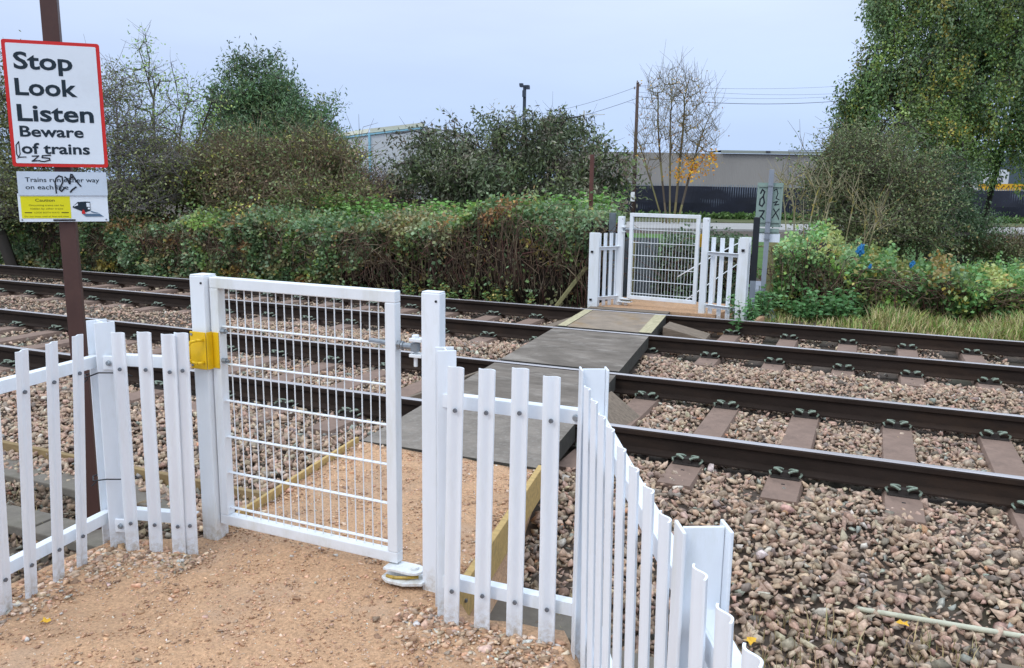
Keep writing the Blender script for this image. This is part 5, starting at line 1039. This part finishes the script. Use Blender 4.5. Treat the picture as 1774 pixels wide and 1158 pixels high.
# ------------------------------------------------------------------ hedges and brambles
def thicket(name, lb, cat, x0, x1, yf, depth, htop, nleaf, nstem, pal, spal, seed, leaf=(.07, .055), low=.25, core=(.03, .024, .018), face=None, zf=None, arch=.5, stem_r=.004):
    """a long bramble bank: lumpy dark shell inside for dense twigs and their shade, leaves over its face and top, arching stems in front"""
    r = np.random.default_rng(seed); t = thing(name, lb, cat, ((x0 + x1) / 2, float((yf((x0 + x1) / 2) if callable(yf) else yf)) + depth / 2, -.18))
    ph = r.uniform(0, 6.3, 8)
    def bulge(x, h): return .10 * np.sin(x * 1.9 + ph[0] + 2 * h) + .08 * np.sin(x * 4.3 + ph[1] + 3 * h) + .05 * np.sin(x * 9 + ph[2] - 5 * h)
    def H(x): return (htop(x) if callable(htop) else htop) + .09 * np.sin(x * 1.3 + ph[3]) + .07 * np.sin(x * 3.1 + ph[4]) + .05 * np.sin(x * 7.7 + ph[5])
    YF = yf if callable(yf) else (lambda x: yf + 0 * x)
    # solid inner shell for the dense twigs, shade between leaves put into its dark colour
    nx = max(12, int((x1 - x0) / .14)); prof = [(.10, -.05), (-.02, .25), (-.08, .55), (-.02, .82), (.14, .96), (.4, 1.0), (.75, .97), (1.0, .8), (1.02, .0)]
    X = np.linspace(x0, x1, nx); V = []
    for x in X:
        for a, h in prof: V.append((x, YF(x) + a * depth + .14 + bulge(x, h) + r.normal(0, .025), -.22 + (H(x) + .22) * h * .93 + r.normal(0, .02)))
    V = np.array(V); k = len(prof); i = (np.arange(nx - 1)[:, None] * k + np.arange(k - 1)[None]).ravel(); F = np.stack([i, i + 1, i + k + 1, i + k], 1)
    npmesh('twig_shade_core', V, F, np.tile(np.array(core)[None], (len(V), 1)) * r.uniform(.6, 1.5, (len(V), 1)), BARK, t)
    # leaves
    n = nleaf; x = r.uniform(x0, x1, n); on = r.uniform(size=n) < .42; h = np.where(on, 1.0, 1 - (r.uniform(size=n) ** .85) * (1 - low)); dens = face(x, h) if face else np.ones(n)
    clump = .5 + .5 * np.sin(x * 3.1 + ph[6] + 2.5 * np.sin(h * 6 + x)) * np.sin(h * 9 + x * 1.7 + ph[7]); keep = r.uniform(size=n) < dens * (.30 + .70 * clump); x, h, on = x[keep], h[keep], on[keep]; n = len(x)
    a = np.where(on, r.uniform(.0, 1.0, n), .0); y = YF(x) + a * depth + bulge(x, h) + r.normal(0, .06, n); z = np.where(on, H(x) * .97 + r.normal(0, .06, n) + .10 * np.abs(r.normal(0, 1, n)) * (np.sin(x * 17 + 3 * np.sin(x * 5)) > .55), -.22 + (H(x) + .22) * h + r.normal(0, .03, n))
    y = y - .05 * (1 - h) - .14 * np.clip(dens[keep] - .3, 0, 1) * (~on); d = np.stack([r.normal(0, .7, n), -.8 + r.normal(0, .6, n), -.1 + r.normal(0, .6, n)], 1)
    C = pick(r, n, pal, .25); ci_ = (np.floor((x + .3 * np.sin(h * 9)) / .24).astype(int) * 7919 + np.floor(h * 5 + .5 * np.sin(x * 3)).astype(int) * 104729) % 997; C = .45 * C + .55 * pick(r, 997, pal, .25)[ci_]; tone = 1 + .25 * np.sin(x * 2.2 + ph[1]) * np.sin(h * 5 + ph[2]); C *= 1.2 * tone[:, None]
    leafmesh('foliage', np.stack([x, y, z], 1), d, leaf[0] * r.uniform(.55, 1.3, n), leaf[1] * r.uniform(.55, 1.3, n), C, t, r)
    # arching stems
    segs = []
    for _ in range(nstem):
        xs = r.uniform(x0, x1); hh = H(xs) * r.uniform(.4, 1.08); dx = r.normal(0, .5) * arch * 2; fy = YF(xs) - r.uniform(-.05, .16); p = np.array([xs, fy + r.uniform(0, .25), -.2 + max(0, r.normal(0, .2))]); rr = stem_r * r.uniform(.6, 1.4); m = 7
        droop_ = r.uniform(.1, 1.0) * hh * (r.uniform() < .55)
        for s in range(1, m + 1):
            f = s / m; q = np.array([xs + dx * f ** 1.3 + r.normal(0, .015), fy - .13 * math.sin(f * 2.6) + r.normal(0, .02) + bulge(xs, f) * .5, -.2 + (hh + .2) * math.sin(min(1, f * 1.25) * 1.57) - droop_ * max(0, f - .6) ** 1.5 * 2.5 + r.normal(0, .012)]); segs.append((p, q, rr, rr * .9)); p = q
    wood('stems', segs, spal, t, r, 4, .25); return t
SP = [((.16, .115, .075), 3), ((.095, .065, .05), 3), ((.13, .06, .05), 1.3), ((.26, .21, .14), 1)]
BP = [((.058, .098, .042), 4), ((.085, .13, .066), 3), ((.13, .165, .10), 1.8), ((.13, .105, .05), 2.0), ((.30, .20, .04), .3), ((.22, .10, .045), .5), ((.11, .17, .04), 1.2)]
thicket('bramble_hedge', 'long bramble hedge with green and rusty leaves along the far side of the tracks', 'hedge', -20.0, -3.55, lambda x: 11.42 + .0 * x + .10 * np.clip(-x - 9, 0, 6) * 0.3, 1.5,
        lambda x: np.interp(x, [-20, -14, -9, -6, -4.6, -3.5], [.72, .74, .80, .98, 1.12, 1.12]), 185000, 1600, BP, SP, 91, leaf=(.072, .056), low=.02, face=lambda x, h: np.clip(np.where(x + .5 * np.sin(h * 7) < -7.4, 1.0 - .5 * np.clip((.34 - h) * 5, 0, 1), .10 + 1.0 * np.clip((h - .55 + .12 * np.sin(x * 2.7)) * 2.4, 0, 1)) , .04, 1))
thicket('bramble_patch', 'sprawling green bramble patch with yellowing leaves right of the far signpost', 'brambles', -1.22, 5.5, lambda x: 12.25 + .26 * np.clip(x + .4, 0, 2.2), 2.6,
        lambda x: np.interp(x, [-1.3, -.6, .3, 1.2, 5.5], [.64, .66, .52, .40, .42]), 46000, 520, [((.055, .115, .036), 4), ((.08, .155, .052), 3.5), ((.13, .19, .09), 1.4), ((.15, .14, .045), 1.4), ((.34, .22, .04), .5), ((.30, .13, .05), .3), ((.13, .19, .04), 1.4)], SP, 93, leaf=(.075, .055), low=.05, face=lambda x, h: np.clip(.35 + .8 * h, 0, 1))
thicket('dark_bush', 'dark overgrown bank behind the far gate', 'bush', -2.98, -1.75, 12.7, 1.1, lambda x: .72 + 0 * x, 5200, 60, [((.035, .055, .028), 3), ((.055, .08, .04), 2), ((.09, .10, .06), .6)], SP, 97, leaf=(.06, .045), low=.05)
def weeds(name, lb, cat, cx, cy, sx, sy, z0, z1, n, pal, seed, L=.085, W=.04, zb=-.2):
    """a stand of upright leafy stems"""
    r = np.random.default_rng(seed); t = thing(name, lb, cat, (cx, cy, zb)); n = n * 4 if n > 300 else n * 2; ns = max(4, n // 22); segs, P, Dd = [], [], []
    for _ in range(ns):
        x, y = cx + r.normal(0, sx * .55), cy + r.normal(0, sy * .55); h = r.uniform(z0, z1); k = 22; lean = r.normal(0, .09, 2); f = r.uniform(.25, 1, k)
        segs.append((np.array([x, y, zb]), np.array([x + lean[0], y + lean[1], h]), .005, .003))
        P.append(np.stack([x + lean[0] * f, y + lean[1] * f, zb + (h - zb) * f], 1) + r.normal(0, .02, (k, 3))); d = rnd_unit(r, k); d[:, 2] = .15 - .3 * r.uniform(size=k); Dd.append(d)
    P, Dd = np.concatenate(P), np.concatenate(Dd); m = len(P); wood('stems', segs, [((.09, .13, .04), 2), ((.14, .11, .06), 1)], t, r, 4)
    leafmesh('foliage', P, Dd, L * r.uniform(.5, 1.25, m), W * r.uniform(.5, 1.25, m), pick(r, m, pal, .22), t, r)
NET = [((.10, .20, .045), 3), ((.135, .25, .065), 2), ((.08, .15, .04), 2), ((.18, .23, .07), .6)]
for u, y, sx, z0, z1, n, lb in ((560, 13.4, .9, .85, 1.25, 2600, 'bright green nettle stand on top of the hedge, left of the rounded shrub'), (640, 13.5, .7, .8, 1.15, 1500, 'low green weed patch on the hedge below the pale shed'), (760, 13.6, .7, .85, 1.15, 1100, 'patchy green weeds in front of the rounded shrub, left part'), (880, 13.5, .6, .9, 1.18, 900, 'patchy green weeds in front of the rounded shrub, middle part'), (950, 13.4, .35, 1.0, 1.3, 500, 'small upright green weed clump at the dark stems of the rounded shrub'), (1035, 13.2, .35, 1.1, 1.4, 500, 'small green weed clump beside the red-brown post')):
    p = at_y(u, 350, y); weeds('weeds', lb, 'weeds', p[0], p[1], sx, .55, z0, z1 + .12, n, NET, int(u), L=.11, W=.05, zb=.3)
r_ = np.random.default_rng(101)
for u, v, y, s, lb in ((1400, 540, 11.75, .26, 'leafy green weed clump at the foot of the bramble patch, just right of the far signpost'), (1455, 525, 11.9, .2, 'pale leafy weed clump at the foot of the bramble patch'), (1318, 520, 11.5, .12, 'small weed growing round the base of the far signpost'), (1290, 545, 10.5, .12, 'little weed tuft by the last pale of the far fence')):
    p = at_y(u, v, y); weeds('weeds', lb, 'weeds', p[0], p[1], s, .16, .02, .30, 260, [((.06, .14, .05), 3), ((.085, .17, .065), 2)], int(u), zb=-.18)
for a, c, y, h in ((430, 500, 11.1, .05), (760, 512, 11.15, .0), (860, 515, 11.2, .02)):
    p = at_y(a, c, y); weeds('weeds', {430: 'sparse green sprig at the foot of the hedge above the left gate post', 760: 'sparse green sprig at the foot of the hedge above the hinge post', 860: 'sparse green sprig at the foot of the dark end of the hedge'}[a], 'weeds', p[0], p[1], .45, .1, -.08, .12, 150, [((.09, .15, .05), 2), ((.20, .17, .05), 1)], a, L=.06, W=.03, zb=-.18)
def grass_blades(lb, name, boxes, seed, pal, hr=(.10, .34), w=.006):
    r = np.random.default_rng(seed); Vs, Cs = [], []; tot = 0
    for (x0, x1, y0, y1, n, hk) in boxes:
        x = r.uniform(x0, x1, n); y = r.uniform(y0, y1, n); cl = .5 + .5 * np.sin(x * 5 + 2 * np.sin(y * 4)) ; k = r.uniform(size=n) < .3 + .7 * cl; x, y = x[k], y[k]; n = len(x)
        h = r.uniform(*hr, n) * hk * (.6 + .6 * (.5 + .5 * np.sin(x * 3.3 + 1))); a = r.uniform(0, 6.28, n); le = r.uniform(.2, .9, n) * h; dx, dy = np.cos(a), np.sin(a); px, py = -dy * w, dx * w; z = gz(x, y) - .01
        b0 = np.stack([x - px, y - py, z], 1); b1 = np.stack([x + px, y + py, z], 1); m0 = np.stack([x - px * .8 + dx * le * .3, y - py * .8 + dy * le * .3, z + h * .6], 1); m1 = np.stack([x + px * .8 + dx * le * .3, y + py * .8 + dy * le * .3, z + h * .6], 1); tp = np.stack([x + dx * le, y + dy * le, z + h * .92], 1)
        Vs.append(np.stack([b0, b1, m1, m0, tp], 1).reshape(-1, 3)); patch = pick(r, n, pal, .2); Cs.append(np.repeat(patch, 5, 0)); tot += n
    V = np.concatenate(Vs); C = np.concatenate(Cs); i = np.arange(tot)[:, None] * 5; F = np.concatenate([i + np.array([[0, 1, 2]]), i + np.array([[0, 2, 3]]), i + np.array([[3, 2, 4]])], 0)
    tag(npmesh(name, V, F, C, LEAFM), lb, 'grass', kind='stuff')
grass_blades('tufts of straw and green grass along the verge beyond the far rail at right', 'grass', [(-1.2, 6, 10.9, 12.2, 12000, .45), (0.1, 6, 11.1, 12.5, 11000, .75), (.9, 3, 11.0, 11.8, 3000, .8)], 111, [((.44, .38, .16), 3.2), ((.58, .49, .25), 2.2), ((.18, .32, .06), 2.6), ((.32, .38, .10), 2.6), ((.34, .22, .13), .8)], hr=(.08, .42))
grass_blades('dry grass wisps among the stones and planks at the lower right', 'dry_grass', [(-.6, 2.4, 3.0, 3.75, 1100, .45), (.3, 2.5, 3.35, 3.76, 1700, .35), (-.4, .5, 3.0, 3.4, 500, .4), (-1.3, -.9, 3.1, 3.5, 260, .5), (-6, -3.9, 2.6, 3.4, 500, .5)], 113, [((.42, .34, .17), 4), ((.28, .20, .11), 2), ((.20, .22, .08), .5)], hr=(.08, .3), w=.0025)
grass_blades('green mown grass beyond the far gate', 'lawn_grass', [(-4.5, 1.5, 17.6, 26, 9000, .5)], 117, [((.08, .20, .025), 3), ((.11, .24, .04), 2)], hr=(.12, .28), w=.012)
# low clipped green strip along the foot of the netting fence
r_ = np.random.default_rng(121); n = 9000; s = r_.uniform(0, 42, n); k = r_.normal(-.9, .25, n); P = np.stack([D0[0] + dv.x * s + nv.x * k, D0[1] + dv.y * s + nv.y * k, -.5 + r_.uniform(0, .32, n)], 1)
t = thing('low_hedge', 'low clipped green strip along the foot of the navy netting fence', 'hedge', (D0[0], D0[1], -.6)); leafmesh('foliage', P, rnd_unit(r_, n), r_.uniform(.15, .3, n), r_.uniform(.1, .18, n), pick(r_, n, [((.05, .09, .025), 3), ((.075, .12, .035), 1)], .25), t, r_)

# ------------------------------------------------------------------ litter and fallen leaves
def bag(lb, x, y, z, s, seed):
    r = np.random.default_rng(seed); bm = bmesh.new(); bmesh.ops.create_icosphere(bm, subdivisions=3, radius=1)
    for v in bm.verts:
        n = v.co.copy(); k = 1 + .35 * math.sin(n.x * 5 + seed) * math.sin(n.z * 6 + 1) + .2 * math.sin(n.y * 9 + n.x * 7); v.co = Vector((n.x * s * .7 * k, n.y * s * .5 * k, n.z * s * k + .5 * s * n.x * (n.z > 0)))
    me = bpy.data.meshes.new('plastic_bag'); bm.to_mesh(me); bm.free(); me.materials.append(mat('blue_polythene', (.02, .17, .38), rough=.35, var=.2, vscale=20)); o = bpy.data.objects.new('plastic_bag', me); COL.objects.link(o); o.location = (x, y, z); tag(o, lb, 'plastic bag', 'blue bags caught in the brambles')
for lb, u, v, y, s in (('largest crumpled blue plastic bag caught on top of the brambles', 1490, 434, 12.2, .068), ('blue plastic scrap in the brambles farther right of the big blue bag', 1580, 458, 12.0, .04), ('smallest blue plastic scrap in the brambles just below the big blue bag', 1507, 462, 12.0, .032)):
    p = at_y(u, v, y); bag(lb, *p, s, int(u))
def fallen(lb, x, y, z, s, rz):
    b = MB(); pts = [];
    for i in range(10):
        a = math.pi * 2 * i / 10; rr = s * (1 if i % 2 == 0 else .55); pts.append((x + math.cos(a + rz) * rr, y + math.sin(a + rz) * rr, z + .006 * math.sin(3 * a) + .006))
    b.add(pts + [(x, y, z + .002)], [(i, (i + 1) % 10, 10) for i in range(10)]); tag(b.build('fallen_leaf', [mat('yellow_leaf', (.72, .42, .03), rough=.6, var=.2, vscale=40)], origin=(x, y, z)), lb, 'leaf', 'fallen yellow leaves')
fallen('small yellow leaf lying on the gravel path by the left fence', -2.70, 1.955, -.045, .022, .3)
fallen('yellow leaf on the stones just right of the last tall fence post', -.33, 3.45, -.345, .035, 1)
fallen('yellow leaf beside the pale plastic pipe', .27, 3.80, -.30, .03, 2)
fallen('yellow leaf near the lower right corner among dry grass', .42, 3.42, -.345, .036, .5)
print('SCENE BUILT', len(bpy.data.objects))
